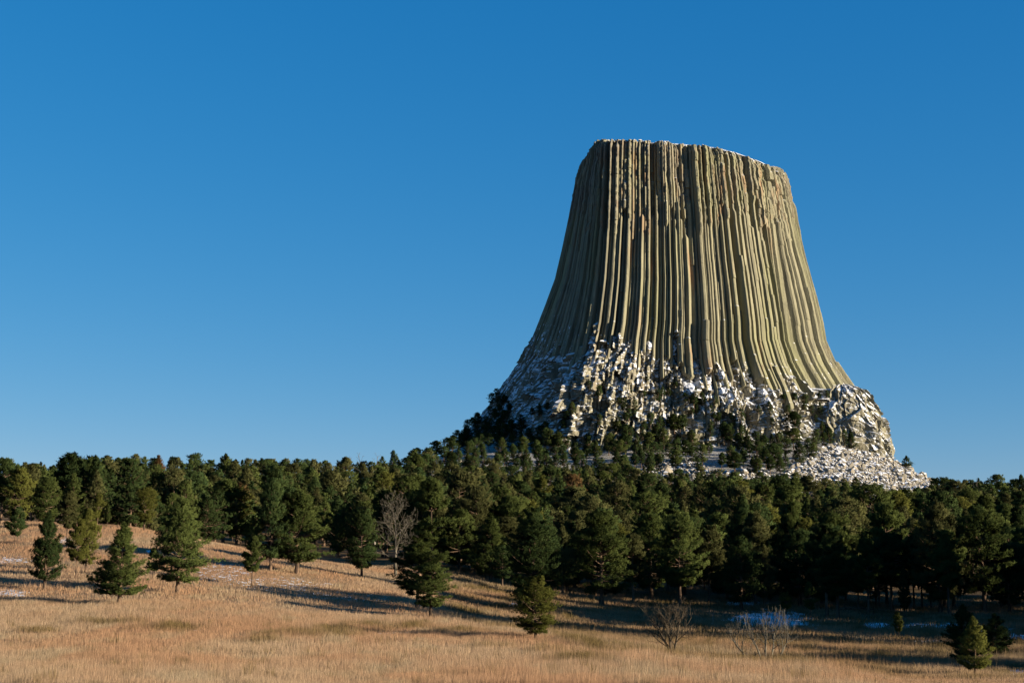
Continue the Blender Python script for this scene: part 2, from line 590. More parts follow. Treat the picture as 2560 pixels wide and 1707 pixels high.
LZ, LX = silhouette([(300, 1342), (375, 1327), (420, 1314), (500, 1300), (570, 1285), (640, 1268), (700, 1245), (750, 1225), (820, 1195), (880, 1155), (910, 1132), (960, 1090), (1000, 1052), (1050, 1032), (1130, 1012)])
RZ, RX = silhouette([(300, 1800), (400, 1811), (430, 1818), (510, 1831), (580, 1845), (640, 1860), (690, 1872), (740, 1883), (780, 1890), (830, 1912), (870, 1938), (890, 1952), (930, 1972), (1000, 1992), (1050, 2004), (1130, 2026)])
GZ, GX = silhouette([(300, 1393), (340, 1391), (500, 1386), (640, 1375), (740, 1362), (820, 1345), (900, 1325), (1000, 1300), (1130, 1262)])
RIM = np.array([(1316, 415), (1329, 384), (1337, 370), (1346, 357), (1357, 342), (1368, 331), (1380, 323), (1393, 319), (1530, 321), (1580, 325), (1640, 331), (1690, 343), (1740, 361), (1770, 375), (1785, 386), (1801, 400), (1811, 413), (1819, 430)]) * K

PLAN = np.array([(-1, 0.18), (-0.90, -0.16), (-0.70, -0.66), (-0.62, -0.755), (-0.50, -0.785), (-0.1, -0.84), (0.40, -0.76), (0.78, -0.50), (0.965, -0.12), (1, 0.15), (0.86, 0.6), (0.3, 0.95), (-0.5, 0.9), (-0.92, 0.55)])


def smooth_closed(P, it=2):
    for _ in range(it):
        Q = np.roll(P, -1, 0)
        P = np.stack([P * .8 + Q * .2, P * .2 + Q * .8], 1).reshape(-1, 2)
    return P


def build_tower():
    g = np.random.default_rng(21)
    P = smooth_closed(PLAN, 2)
    P = np.vstack([P, P[:1]])
    seg = np.hypot(*(np.diff(P, axis=0).T))
    arc = np.concatenate([[0], np.cumsum(seg)])
    per = arc[-1]
    # columns round the perimeter
    ws = []
    while sum(ws) < 1.0:
        wd = 0.0047 * math.exp(g.normal(0, 0.40))
        ws.append(wd)
    ws = np.array(ws) / sum(ws)
    nc = len(ws)
    st = np.concatenate([[0], np.cumsum(ws)[:-1]])
    S, Q, CI = [], [], []
    a_ = g.uniform(0.30, 0.58, nc)
    b_ = np.minimum(a_ + g.uniform(0.06, 0.30, nc), 0.86)
    dep = np.zeros((nc, 6))
    d0 = g.uniform(0.26, 0.56, nc)
    qs = np.stack([np.zeros(nc), np.full(nc, 0.04), a_, (a_ + b_) / 2, b_, np.full(nc, 0.96)], 1)
    xm = np.interp((st + ws / 2) * per, arc, P[:, 0])
    rt = sstep(0.05, 0.6, xm)                        # right of centre the columns show broad flat faces
    d0 = d0 * (1 - 0.10 * rt)
    a_ = a_ * (1 - rt) + g.uniform(0.10, 0.25, nc) * rt
    b_ = b_ * (1 - rt) + g.uniform(0.72, 0.9, nc) * rt
    qs[:, 2], qs[:, 3], qs[:, 4] = a_, (a_ + b_) / 2, b_
    dep = np.stack([np.full(nc, -0.55), -0.05 * d0, d0, d0 * g.uniform(0.95, 1.15, nc), d0 * g.uniform(0.75, 1.05, nc), 0.0 * d0], 1)
    s = (st[:, None] + ws[:, None] * qs).ravel()
    ci = np.repeat(np.arange(nc), 6)
    dep = dep.ravel()
    ns = len(s)
    bx = np.interp(s * per, arc, P[:, 0])
    by = np.interp(s * per, arc, P[:, 1])
    e = 0.004
    def at(v):
        v = v % 1.0
        return np.interp(v * per, arc, P[:, 0]), np.interp(v * per, arc, P[:, 1])
    x1, y1 = at(s + e)
    x0, y0 = at(s - e)
    nx, ny = (y1 - y0), -(x1 - x0)
    # PLAN runs left -> front -> right, so the outward normal is (dy, -dx)
    L = np.hypot(nx, ny)
    nx, ny = nx / L, ny / L
    # top of each column
    zt = np.zeros(ns)
    ztop0 = float(elev(325 * K)) * TY
    hwt = (np.interp(ztop0, RZ, RX) - np.interp(ztop0, LZ, LX)) / 2
    cxt = (np.interp(ztop0, RZ, RX) + np.interp(ztop0, LZ, LX)) / 2
    xt = cxt + hwt * bx
    yt = TY + 0.86 * hwt * by
    pimg = 1280 + F * xt / (yt * CP + ztop0 * SP)
    pyt = np.interp(pimg, RIM[:, 0], RIM[:, 1])
    zt = elev(pyt) * np.minimum(yt, TY + 20)
    colj = g.normal(0, 1.0, nc)
    zt = zt + np.where(np.abs(bx) < 0.9, 1, 0.4) * np.minimum(colj[ci], 0.8) * 0.5
    zb = float(elev(1128 * K)) * 1060
    NR = 460
    t = np.linspace(0, 1, NR) ** 0.92
    T, SI = np.meshgrid(t, np.arange(ns), indexing='ij')
    z = zb + T * (zt[SI] - zb)
    hw700 = (np.interp(float(elev(700 * K)) * TY, RZ, RX) - np.interp(float(elev(700 * K)) * TY, LZ, LX)) / 2
    y = np.full(z.shape, TY)
    for _ in range(3):
        ze = z * TY / y                              # height of the same sight line at the tower's middle
        zl, zr, zg = np.interp(ze, LZ, LX), np.interp(ze, RZ, RX), np.interp(ze, GZ, GX)
        hw = (zr - zl) / 2
        hd = np.minimum(hw, hw700) + 0.62 * np.maximum(0, hw - hw700)
        y = TY + 0.86 * hd * by[SI]
    front = sstep(0.2, -0.35, by[SI])
    BXC = -0.62
    left_ = bx[SI] < BXC
    xr_ = np.where(left_, zl + (zg - zl) * (bx[SI] + 1) / (1 + BXC), zg + (zr - zg) * (bx[SI] - BXC) / (1 - BXC))
    xc_ = (zl + zr) / 2 + hw * bx[SI]
    x = (xr_ * front + xc_ * (1 - front)) * (y / TY)
    NXX, NYY = nx[SI], ny[SI]
    for _ in range(1):
        pass
    # photo row each point shows at, used to place the zones
    _, pyv = project(x, y, z)
    pyv = pyv / K                                    # in 2352-wide rows, as measured
    pxv = (1280 + F * x / (y * CP + z * SP)) / K
    CW = (ws * per)[ci][SI] * hw                     # column width in metres here
    steps = (cell(ci[SI] * 1.0 + 0.5, z / 23.0 + ci[SI] * 0.37, 0 * z, 15) - 0.5)
    steps2 = (cell(ci[SI] * 1.0 + 0.5, z / 8.0 + ci[SI] * 0.61, 0 * z, 16) - 0.5)
    zone_up = 505 + g.normal(0, 28, nc)[ci][SI]
    up = sstep(8, -8, pyv - zone_up)
    alt = np.where(np.arange(nc) % 2 == 0, 0.72, -0.72) * (g.random(nc) < 0.72)
    off_lo = g.normal(0, 0.34, nc) + alt * (1 - 0.1 * rt)
    off_up = g.normal(0, 0.75, nc) + 0.25
    off_up = np.where(g.random(nc) < 0.27, off_up - 1.8, off_up)
    off_up = np.clip(off_up + alt * 0.5, -2.6, np.where(np.abs(xm) > 0.8, 0.0, 1.2))
    leftface0 = sstep(-0.62, -0.78, bx[SI])
    brk = g.uniform(430, 900, nc)                    # a few lower columns snap off part way
    hasb = g.random(nc) < 0.14
    lowbrk = np.where(hasb[ci][SI] & (pyv > brk[ci][SI]), g.uniform(0.5, 1.1, nc)[ci][SI], 0.0)
    brk2 = g.uniform(360, 520, nc)
    upbrk = np.where((g.random(nc) < 0.5)[ci][SI] & (pyv < brk2[ci][SI]), g.normal(-0.2, 0.7, nc)[ci][SI], 0.0)
    stump = np.where((g.random(nc) < 0.16)[ci][SI] & (pyv > g.uniform(700, 850, nc)[ci][SI]), g.uniform(0.4, 1.0, nc)[ci][SI], 0.0) * (1 - leftface0)
    off = steps * 0.30 + steps2 * (0.10 + 0.55 * up) + (off_lo[ci][SI] * (1 - up) + off_up[ci][SI] * up + lowbrk * (1 - up) + upbrk * up + stump)
    # foot of the columns
    foot = np.interp(pxv, [1000, 1200, 1330, 1380, 1420, 1500, 1600, 1700, 1790, 1870, 1900, 1960], [720, 770, 860, 775, 800, 818, 830, 858, 884, 896, 925, 955])
    foot = foot + 4 + 24 * fbm(pxv / 30, pyv / 60, 0 * z, 31, 3) + g.normal(0, 24, nc)[ci][SI]
    base = sstep(-3, 7, pyv - foot)
    s_arc = (s * per)[SI]
    leftface = sstep(-0.62, -0.78, bx[SI])
    prism = dep[SI] * (1 - base * 0.5) * (1 - 0.80 * leftface)
    off = off * (1 - 0.75 * leftface)
    disp = CW * (prism + off * 0.75 * (1 - base * 0.85) - 0.5)
    rough = 0.07 + 0.85 * up + 0.4 * base
    disp = disp + rough * 1.1 * fbm(x / 2.4, y / 2.4, z / 4.5, 41, 3) * (1 - base * 0.5)
    # lower apron: broken blocks and ledges
    um = s_arc * 165.0                               # metres round the foot
    wu = um + 2.5 * vn(x / 9, y / 9, z / 9, 3)
    f1 = facets(0.88 * wu + 0.47 * z, (-0.47 * wu + 0.88 * z) * 0.62, 14.0, 51, 0.55, 0.75, 5.5)
    f2 = facets(0.92 * wu - 0.38 * z, (0.38 * wu + 0.92 * z) * 0.60, 5.8, 61, 0.65, 0.9, 3.2)
    f3 = facets(wu, z * 0.8, 2.7, 71, 0.7, 0.9, 1.6)
    butt = fbm(x / 42, y / 42, z / 150, 59, 3) * 12.0
    calm = 1 - 0.7 * np.maximum(sstep(-0.80, -0.92, bx[SI]), sstep(0.86, 0.97, bx[SI]))
    disp = disp + base * ((f1 + f2 + f3 + butt) * calm + 0.5)
    # buttress of leaning slabs at the near left corner of the foot
    nose = np.exp(-((bx[SI] + 0.56) / 0.13) ** 2) * (by[SI] < 0) * sstep(800, 900, pyv) * sstep(1120, 1000, pyv)
    disp = disp + nose * (6 + 6 * fbm(x / 9, y / 9, z / 40, 65, 3))
    disp = disp + 0.5 * fbm(x / 26, y / 22, z / 90, 61, 3) * (1 - base)
    # the big rib at the right and the dark cleft beside it
    rib = np.exp(-((bx[SI] - 0.93) / 0.06) ** 2) * (by[SI] < 0.2)
    cleft = np.exp(-((bx[SI] - 0.80) / 0.045) ** 2) * (by[SI] < 0.2)
    low = sstep(430, 760, pyv)
    disp = disp + (1 - base) * (rib * (1.0 + 4 * low) - cleft * (2.5 + 6.5 * low))
    # weathered, rounded rim
    rimf = sstep(0.975, 1.0, T)
    disp = disp - rimf * (1.0 + 2.2 * g.random(nc)[ci][SI]) + sstep(0.9, 1.0, T) * 1.2 * fbm(x / 3, y / 3, z / 3, 71, 3)
    X = x + disp * NXX
    Y = y + disp * NYY
    Z = z + base * 1.0 * fbm(x / 6, y / 6, z / 6, 77, 2)
    # the slab of the left face low down carries more snow
    tone = np.clip(g.normal(0.35, 0.33, nc), 0, 1)[ci][SI] * (1 - base)
    snow = 0.08 * base + 0.26 * sstep(560, 800, pyv) + 0.0 * base + 0.16 * leftface * sstep(600, 720, pyv) - 0.25 * (1 - up) * (1 - base) * (1 - sstep(640, 760, pyv))
    snow = snow + 0.75 * np.exp(-((pyv - foot - 24) / 22.0) ** 2) * (1 - leftface * 0.5) * (0.35 + 0.65 * sstep(1380, 1480, pxv) * sstep(1800, 1720, pxv))
    grey = np.clip(base * 0.7 + 0.5 * sstep(560, 420, pyv) * (vn(x / 14, y / 14, z / 40, 81) > 0.1), 0, 1)
    V = np.stack([X, Y, Z], -1).reshape(-1, 3)
    i = np.arange(NR - 1)[:, None] * ns
    j = np.arange(ns)[None, :]
    j2 = (j + 1) % ns
    Fq = np.stack([i + j, i + j2, i + ns + j2, i + ns + j], -1).reshape(-1, 4)
    root = empty("rock_tower", (float(np.mean(x[0])), TY, zb))
    tag(root, "huge flat-topped tower of grooved tan rock columns rising above the pine forest", "rock tower")
    # split at the foot: columned shaft and broken apron are two parts
    rowsplit = np.argmin(np.abs(np.median(pyv[:, (by < -0.2)], 1) - 858))
    faces_lo = Fq[:rowsplit * ns]
    faces_hi = Fq[rowsplit * ns:]
    inv = np.array(root.location)

    def part(name, faces):
        used = np.unique(faces)
        mp = np.full(len(V), -1)
        mp[used] = np.arange(len(used))
        me = mesh_from(name, V[used] - inv, mp[faces], False)
        set_attr(me, "snow", snow.ravel()[used])
        set_attr(me, "grey", grey.ravel()[used])
        set_attr(me, "dark", tone.ravel()[used])
        set_attr(me, "upper", up.ravel()[used])
        return link(name, me, ROCK, root)
    part("columned_shaft", faces_hi)
    part("broken_base", faces_lo)
    # summit
    rim = V[-ns:]
    NC = 26
    cxy = np.array([rim[:, 0].mean(), TY])
    zc = rim[:, 2].max() + 0.5
    rows = [rim]
    for k in range(1, NC):
        f = k / NC
        q = rim.copy()
        q[:, :2] = rim[:, :2] * (1 - f) + cxy * f
        pq, _ = project(q[:, 0], q[:, 1], q[:, 2])
        lim = elev(np.interp(pq, RIM[:, 0], RIM[:, 1]) + 2.0) * q[:, 1] - 2.5
        q[:, 2] = np.minimum(rim[:, 2] * (1 - f) ** 2 + (1 - (1 - f) ** 2) * zc, lim)
        q[:, 2] += 0.4 * fbm(q[:, 0] / 7, q[:, 1] / 7, 0 * q[:, 0], 91, 3)
        rows.append(q)
    W = np.vstack(rows + [[[cxy[0], cxy[1], float(elev(330 * K) * TY) - 4]]])
    i = np.arange(NC - 1)[:, None] * ns
    Fc = np.stack([i + j, i + j2, i + ns + j2, i + ns + j], -1).reshape(-1, 4)
    me = mesh_from("summit", W - inv, Fc, False)
    set_attr(me, "snow", np.full(len(W), 0.25))
    set_attr(me, "grey", np.full(len(W), 0.6))
    link("summit", me, ROCK, root)
    # rubble along the rim
    bv, bf = [], []
    for k in range(900):
        q = rim[g.integers(ns)]
        if q[1] > TY + 5: continue
        f = g.uniform(0.0, 0.05)
        c = np.array([q[0] * (1 - f) + cxy[0] * f, q[1] * (1 - f) + cxy[1] * f, q[2] + g.uniform(-2.5, 0.0)])
        vv, ff = rock_lump(g, g.uniform(0.6, 1.7))
        bf.append(ff + sum(len(a) for a in bv))
        bv.append(vv + c)
    Vb = np.vstack(bv)
    me = mesh_from("rim_rubble", Vb - inv, np.vstack(bf), False)
    set_attr(me, "snow", np.full(len(Vb), 0.30))
    set_attr(me, "grey", np.full(len(Vb), 0.3))
    tag(link("rim_rubble", me, ROCK, root), kind="stuff")
    return root, V, base, pyv, pxv, NR, ns


ICO_V = None


def rock_lump(g, r):
    """an angular little boulder, 12 corners"""
    global ICO_V, ICO_F
    if ICO_V is None:
        p = (1 + 5 ** .5) / 2
        ICO_V = np.array([(-1, p, 0), (1, p, 0), (-1, -p, 0), (1, -p, 0), (0, -1, p), (0, 1, p), (0, -1, -p), (0, 1, -p), (p, 0, -1), (p, 0, 1), (-p, 0, -1), (-p, 0, 1)]) / 1.9
        ICO_F = np.array([(0, 11, 5), (0, 5, 1), (0, 1, 7), (0, 7, 10), (0, 10, 11), (1, 5, 9), (5, 11, 4), (11, 10, 2), (10, 7, 6), (7, 1, 8), (3, 9, 4), (3, 4, 2), (3, 2, 6), (3, 6, 8), (3, 8, 9), (4, 9, 5), (2, 4, 11), (6, 2, 10), (8, 6, 7), (9, 8, 1)])
    v = ICO_V * (1 + g.uniform(-0.28, 0.28, (12, 1)))
    v = v * g.uniform(0.55, 1.35, 3)
    a = g.normal(size=(3, 3))
    q, _ = np.linalg.qr(a)
    if np.linalg.det(q) < 0: q[:, 0] *= -1
    return (v @ q.T) * r, ICO_F


tower, TV, TBASE, TPY, TPX, TNR, TNS = build_tower()
# front surface of the tower as a lookup in photo columns/rows, used to stand pines on its ledges
_tp = TV[TV[:, 1] < TY + 10]
_tpx, _tpy = project(_tp[:, 0], _tp[:, 1], _tp[:, 2])
_grid = {}
for _i in np.argsort(_tp[:, 1])[::-1]:
    _grid[(int(_tpx[_i] // 6), int(_tpy[_i] // 6))] = _i


def tower_point(px, py):
    a, b = int(px // 6), int(py // 6)
    for d in range(0, 4):
        for da in range(-d, d + 1):
            for db in range(-d, d + 1):
                if (a + da, b + db) in _grid:
                    return _tp[_grid[(a + da, b + db)]]
    return None


# right-hand shoulder of the tower
def build_shoulder():
    g = np.random.default_rng(5)
    # outline rows (photo rows in the 2352-wide measure): row, left, right
    rows = [(884, 1925, 1950), (890, 1915, 1966), (900, 1905, 1984), (920, 1895, 2000), (945, 1885, 2013), (985, 1875, 2031), (1015, 1870, 2042), (1035, 1865, 2047), (1055, 1862, 2048), (1075, 1860, 2046)]
    SY = 1135.0
    zz = np.array([float(elev(a * K)) * SY for a, b, c in rows])[::-1]
    xl = np.array([float(lat(b * K, a * K)) * SY for a, b, c in rows])[::-1]
    xr = np.array([float(lat(c * K, a * K)) * SY for a, b, c in rows])[::-1]
    NRr, NS = 130, 420
    t = np.linspace(0, 1, NRr)
    z = zz[0] + t * (zz[-1] - zz[0])
    th = np.linspace(0, 2 * math.pi, NS, endpoint=False)
    TH, Z = np.meshgrid(th, z)
    L_, R_ = np.interp(Z, zz, xl), np.interp(Z, zz, xr)
    cx, hw = (L_ + R_) / 2, (R_ - L_) / 2
    ct, s_ = np.cos(TH), np.sin(TH)
    p = 0.75
    x = cx + hw * np.sign(ct) * np.abs(ct) ** p
    y = SY + (hw * 0.9) * np.sign(s_) * np.abs(s_) ** p
    nx, ny = ct, s_
    d = 1.5 * fbm(x / 6, y / 6, Z / 16, 3, 4) + facets(TH * 26, Z * 0.5, 7.0, 81, 0.5, 0.5, 2.4) + facets(TH * 26 + 0.4 * Z, Z * 0.7, 3.2, 91, 0.5, 0.6, 1.2) - 0.5
    X, Y = x + d * nx, y + d * ny
    V = np.stack([X, Y, Z], -1).reshape(-1, 3)
    V = np.vstack([V, [[float(cx[-1, 0]), SY, z[-1] + 0.6]]])
    i = np.arange(NRr - 1)[:, None] * NS
    j = np.arange(NS)[None, :]
    j2 = (j + 1) % NS
    Fq = np.stack([i + j, i + j2, i + NS + j2, i + NS + j], -1).reshape(-1, 4)
    top = (NRr - 1) * NS
    cap = np.stack([top + j[0], top + j2[0], np.full(NS, len(V) - 1), np.full(NS, len(V) - 1)], -1)
    tri = np.vstack([Fq[:, [0, 1, 2]], Fq[:, [0, 2, 3]], cap[:, :3]])
    inv = np.array(tower.location)
    me = mesh_from("rock_shoulder", V - inv, tri, False)
    set_attr(me, "snow", np.full(len(V), 0.42))
    set_attr(me, "grey", np.full(len(V), 0.45))
    link("rock_shoulder", me, ROCK, tower)


build_shoulder()


# ------------------------------------------------------------------ talus
def build_talus():
    g = np.random.default_rng(11)
    vs, fs, tn = [], [], []
    nv = 0
    apex = np.array([2085, 1108])
    def add(px, py, r):
        nonlocal nv
        x, y, z = hit(px, py, 880, 1240)
        vv, ff = rock_lump(g, r)
        vs.append(vv + np.array([x, y, z + 0.15 * r]))
        fs.append(ff + nv)
        tn.append(np.full(12, g.random()))
        nv += 12
    k = 0
    while k < 4600:
        py = g.uniform(1104, 1250)
        right = np.interp(py, [1104, 1125, 1150, 1180, 1205, 1250], [2110, 2170, 2245, 2290, 2335, 2345])
        left = np.interp(py, [1104, 1125, 1160, 1200, 1250], [2075, 2050, 1990, 1930, 1930])
        px = g.uniform(1930, 2345)
        if left < px < right:
            add(px, py, min(3.4, 0.85 * math.exp(g.normal(0.15, 0.45))))
            k += 1
    for cx, cy, rx, ry, n in [(1690, 1172, 85, 22, 420), (1800, 1195, 70, 16, 220), (1115, 1195, 70, 18, 220), (1180, 1170, 60, 20, 160), (1600, 1195, 80, 20, 200), (1880, 1190, 60, 22, 180)]:
        for _ in range(n):
            a, q = g.uniform(0, 6.283), math.sqrt(g.random())
            add(cx + rx * q * math.cos(a), cy + ry * q * math.sin(a), min(3.2, 0.9 * math.exp(g.normal(0.1, 0.4))))
    me = mesh_from("talus_boulders", np.vstack(vs), np.vstack(fs), False)
    set_attr(me, "tone", np.concatenate(tn))
    o = link("talus_boulders", me, BOULDER)
    tag(o, "fan of snow-dusted grey boulders spilling down below the rock tower", "boulders", kind="stuff")
    # three big boulders one can tell apart
    for px, py, s, sc, lab in [(1840, 1166, 7.0, (0.75, 0.8, 1.3), "tall snow-capped boulder standing among pines below the tower"),
                           (1846, 1186, 4.6, (1.2, 1, 0.85), "left one of two rounded snow-topped boulders lying side by side"),
                           (1862, 1188, 4.4, (1.0, 1, 0.95), "right one of two rounded snow-topped boulders lying side by side")]:
        x, y, z = hit(px, py, 880, 1240)
        n1, n2 = 14, 20
        a = np.linspace(0.0, math.pi, n1)
        b2 = np.linspace(0, 2 * math.pi, n2, endpoint=False)
        A, B = np.meshgrid(a, b2, indexing='ij')
        D = np.stack([np.sin(A) * np.cos(B), np.sin(A) * np.sin(B), np.cos(A)], -1).reshape(-1, 3)
        rad = 1 + 0.25 * fbm(D[:, 0] * 1.6 + px, D[:, 1] * 1.6, D[:, 2] * 1.6, 3, 3)
        V = D * rad[:, None] * s * 0.62 * np.array(sc)
        i = np.arange(n1 - 1)[:, None] * n2
        j = np.arange(n2)[None, :]
        Fq = np.stack([i + j, i + n2 + j, i + n2 + (j + 1) % n2, i + (j + 1) % n2], -1).reshape(-1, 4)
        me = mesh_from("boulder", V, Fq, False)
        set_attr(me, "tone", np.full(len(V), 0.9))
        o = link("boulder", me, BOULDER)
        o.location = (x, y, z + s * 0.4)
        tag(o, lab, "boulder")


build_talus()


# ------------------------------------------------------------------ trees
def tube(path, radii, sides=6):
    """tapered tube along a polyline; returns verts, quads"""
    path = np.asarray(path, float)
    n = len(path)
    d = np.gradient(path, axis=0)
    d /= np.linalg.norm(d, axis=1)[:, None] + 1e-9
    ref = np.where(np.abs(d[:, 2:3]) > 0.9, np.array([[1., 0, 0]]), np.array([[0, 0, 1.]]))
    s = np.cross(d, ref)
    s /= np.linalg.norm(s, axis=1)[:, None] + 1e-9
    t = np.cross(d, s)
    a = np.linspace(0, 2 * math.pi, sides, endpoint=False)
    V = path[:, None, :] + np.asarray(radii)[:, None, None] * (np.cos(a)[None, :, None] * s[:, None, :] + np.sin(a)[None, :, None] * t[:, None, :])
    V = V.reshape(-1, 3)
    i = np.arange(n - 1)[:, None] * sides
    j = np.arange(sides)[None, :]
    j2 = (j + 1) % sides
    Fq = np.stack([i + j, i + j2, i + sides + j2, i + sides + j], -1).reshape(-1, 4)
    return V, Fq


class Acc:
    def __init__(s): s.v, s.f, s.n = [], [], 0
    def add(s, V, Fq):
        s.v.append(V)
        s.f.append(Fq + s.n)
        s.n += len(V)
    def mesh(s, name, smooth=True): return mesh_from(name, np.vstack(s.v), np.vstack(s.f), smooth)


def pine_geo(seed, kind, tufts, blades, blade_w, blade_l, sides=6):
    """unit pine: height 1, crown half width 1 at its widest (scaled by the caller). Returns trunk (V,F) and crown (V,F,tint)"""
    g = np.random.default_rng(seed)
    cb, expo, belly, upang, nb, gap = {
        'cone': (0.13, 0.85, 0.12, 0.30, 84, 0.05),
        'slim': (0.16, 0.70, 0.18, 0.35, 78, 0.05),
        'broad': (0.15, 0.52, 0.30, 0.25, 92, 0.10),
        'round': (0.24, 0.42, 0.42, 0.22, 80, 0.16),
        'tall': (0.36, 0.48, 0.40, 0.22, 64, 0.16),
        'open': (0.30, 0.60, 0.30, 0.30, 46, 0.22),
        'twin': (0.15, 0.55, 0.30, 0.28, 92, 0.08),
    }[kind]
    HR = {'cone': 2.9, 'slim': 3.6, 'broad': 2.7, 'round': 2.7, 'tall': 4.2, 'open': 3.4, 'twin': 2.6}[kind]   # height / half width
    tr = Acc()
    nseg = 9
    tz = np.linspace(-0.015, 0.97, nseg)
    bend = g.normal(0, 0.012, (nseg, 2)).cumsum(0) * np.linspace(0, 1, nseg)[:, None]
    path = np.column_stack([bend * 0.6, tz])
    r0 = 0.020 if kind in ('tall', 'open', 'slim') else 0.026
    rad = r0 * (1 - 0.93 * np.linspace(0, 1, nseg)) * np.where(np.arange(nseg) == 0, 1.35, 1)
    V, Fq = tube(path, rad, sides + 2)
    tr.add(V, Fq)
    hwu = 1.0 / HR                                     # half width in units of height
    # lumps in the outline: azimuth/height dependent reach
    cen, out_d, siz, tin = [], [], [], []
    az = g.uniform(0, 6.28)
    zt = np.sort(g.uniform(0, 1, nb) ** 1.05)
    lob = g.uniform(0, 6.28, 4)
    holes = [(g.uniform(0, 6.28), g.uniform(0.05, 0.8)) for _ in range(int(gap * 40))]
    for k, f in enumerate(zt):
        az += 2.4 + g.normal(0, 0.35)
        zz = cb + (1 - cb) * f * 0.985
        prof = (min(1.0, ((f + 0.04) / belly)) ** 0.55) * (1 - f) ** expo / ((1 - belly) ** expo) if f < belly else ((1 - f) / (1 - belly)) ** expo
        prof = max(prof, 0.05)
        lobe = 1 + 0.16 * math.sin(2 * az + lob[0] + f * 5) + 0.12 * math.sin(3 * az + lob[1] - f * 9)
        if any(abs((az - ha + math.pi) % 6.283 - math.pi) < 0.55 and abs(f - hf) < 0.06 for ha, hf in holes):
            lobe *= 0.45
        Lb = hwu * prof * lobe * g.uniform(0.72, 1.12)
        ang = upang * (0.2 + 1.6 * f) + g.normal(0, 0.10)
        if kind in ('broad', 'round', 'tall') and f < 0.3: ang -= 0.22
        nn = 5
        tt = np.linspace(0, 1, nn)
        hor = Lb * tt * math.cos(ang)
        ver = Lb * (math.sin(ang) * tt + 0.22 * tt ** 2 - 0.10 * tt)
        bxy = np.interp(zz, tz, path[:, 0]), np.interp(zz, tz, path[:, 1])
        P = np.column_stack([bxy[0] + hor * math.cos(az), bxy[1] + hor * math.sin(az), zz + ver])
        rb = 0.0065 * (0.35 + Lb / hwu) * (1 - 0.8 * tt)
        V, Fq = tube(P, rb, 3 if sides < 6 else 4)
        tr.add(V, Fq)
        m = max(3, int(tufts / nb * (0.35 + 1.25 * prof) * (1.25 if f > .5 else 1)))
        q = g.uniform(0.30 if prof > .3 else 0.1, 1.03, m) ** 0.75
        side = g.normal(0, 0.20, m) * Lb * (0.3 + 0.9 * q) 
        base = np.column_stack([np.interp(q, tt, P[:, i]) for i in range(3)])
        perp = np.array([-math.sin(az), math.cos(az), 0])
        base = base + side[:, None] * perp + np.column_stack([np.zeros(m), np.zeros(m), g.normal(0.012, 0.012, m)])
        dirv = np.array([math.cos(az), math.sin(az), 0.55])[None, :] + perp[None, :] * (side / (Lb + 1e-6) * 1.2)[:, None]
        cen.append(base)
        out_d.append(dirv / np.linalg.norm(dirv, axis=1)[:, None])
        tin.append(np.clip(g.normal(0.45, 0.2) + g.normal(0, 0.18, m), 0, 1))
    # leader
    m = max(4, tufts // 60)
    zz = np.linspace(0.90, 1.0, m)
    cen.append(np.column_stack([np.interp(zz, tz, path[:, 0]) + g.normal(0, .006, m), np.interp(zz, tz, path[:, 1]) + g.normal(0, .006, m), zz]))
    out_d.append(np.tile([[0, 0, 1.]], (m, 1)))
    tin.append(np.full(m, 0.6))
    cen, out_d, tin = np.vstack(cen), np.vstack(out_d), np.concatenate(tin)
    n = len(cen)
    D = out_d[:, None, :] * 0.8 + g.normal(0, 0.75, (n, blades, 3))
    D[..., 2] += 0.12
    D /= np.linalg.norm(D, axis=2)[..., None]
    ln = blade_l * g.uniform(0.6, 1.25, (n, blades, 1))
    sd_ = np.cross(D, g.normal(size=(n, blades, 3)))
    sd_ /= np.linalg.norm(sd_, axis=2)[..., None]
    c = cen[:, None, :] + g.normal(0, blade_l * 0.25, (n, blades, 3))
    wv = sd_ * blade_w * g.uniform(0.6, 1.3, (n, blades, 1))
    v0, v1, v2 = c - wv, c + wv, c + D * ln
    CV = np.stack([v0, v1, v2], 2).reshape(-1, 3)
    CF = np.arange(len(CV)).reshape(-1, 3)
    tint = np.repeat(np.clip(np.repeat(tin, blades) + g.normal(0, 0.15, n * blades), 0, 1), 3)
    rad_ = cen.copy()
    rad_[:, 2] = 0
    rl = np.linalg.norm(rad_, axis=1)[:, None]
    cn = rad_ / (rl + 1e-6) * np.minimum(1, rl / (0.25 * hwu)) + np.array([0, 0, 0.35]) + g.normal(0, 0.28, (n, 3))
    cn /= np.linalg.norm(cn, axis=1)[:, None]
    CN = np.repeat(cn, blades * 3, axis=0)
    return (np.vstack(tr.v), np.vstack(tr.f)), (CV, CF, tint, CN), hwu


PROTO = {}


def proto(kind, variant, level):
    """shared trunk and crown meshes for a kind of pine at a level of detail"""
    key = (kind, variant, level)
    if key in PROTO: return PROTO[key]
    tufts, blades, bw, bl = {2: (2500, 15, 0.0036, 0.029), 1: (1000, 10, 0.0062, 0.036), 0: (330, 7, 0.013, 0.050)}[level]
    (tv, tf), (cv, cf, ti, cn), hwu = pine_geo(100 + variant * 31 + sum(map(ord, kind)) % 97, kind, tufts, blades, bw, bl, 6 if level == 2 else 4)
    mt = mesh_from("trunk", tv, tf, True)
    mt.materials.append(BARK)
    mc = mesh_from("crown", cv, cf, False)
    set_attr(mc, "tint", ti)
    set_vec(mc, "cn", cn)
    mc.materials.append(NEEDLE['mid green'])
    PROTO[key] = (mt, mc, hwu, (tv, tf), (cv, cf, ti, cn))
    return PROTO[key]


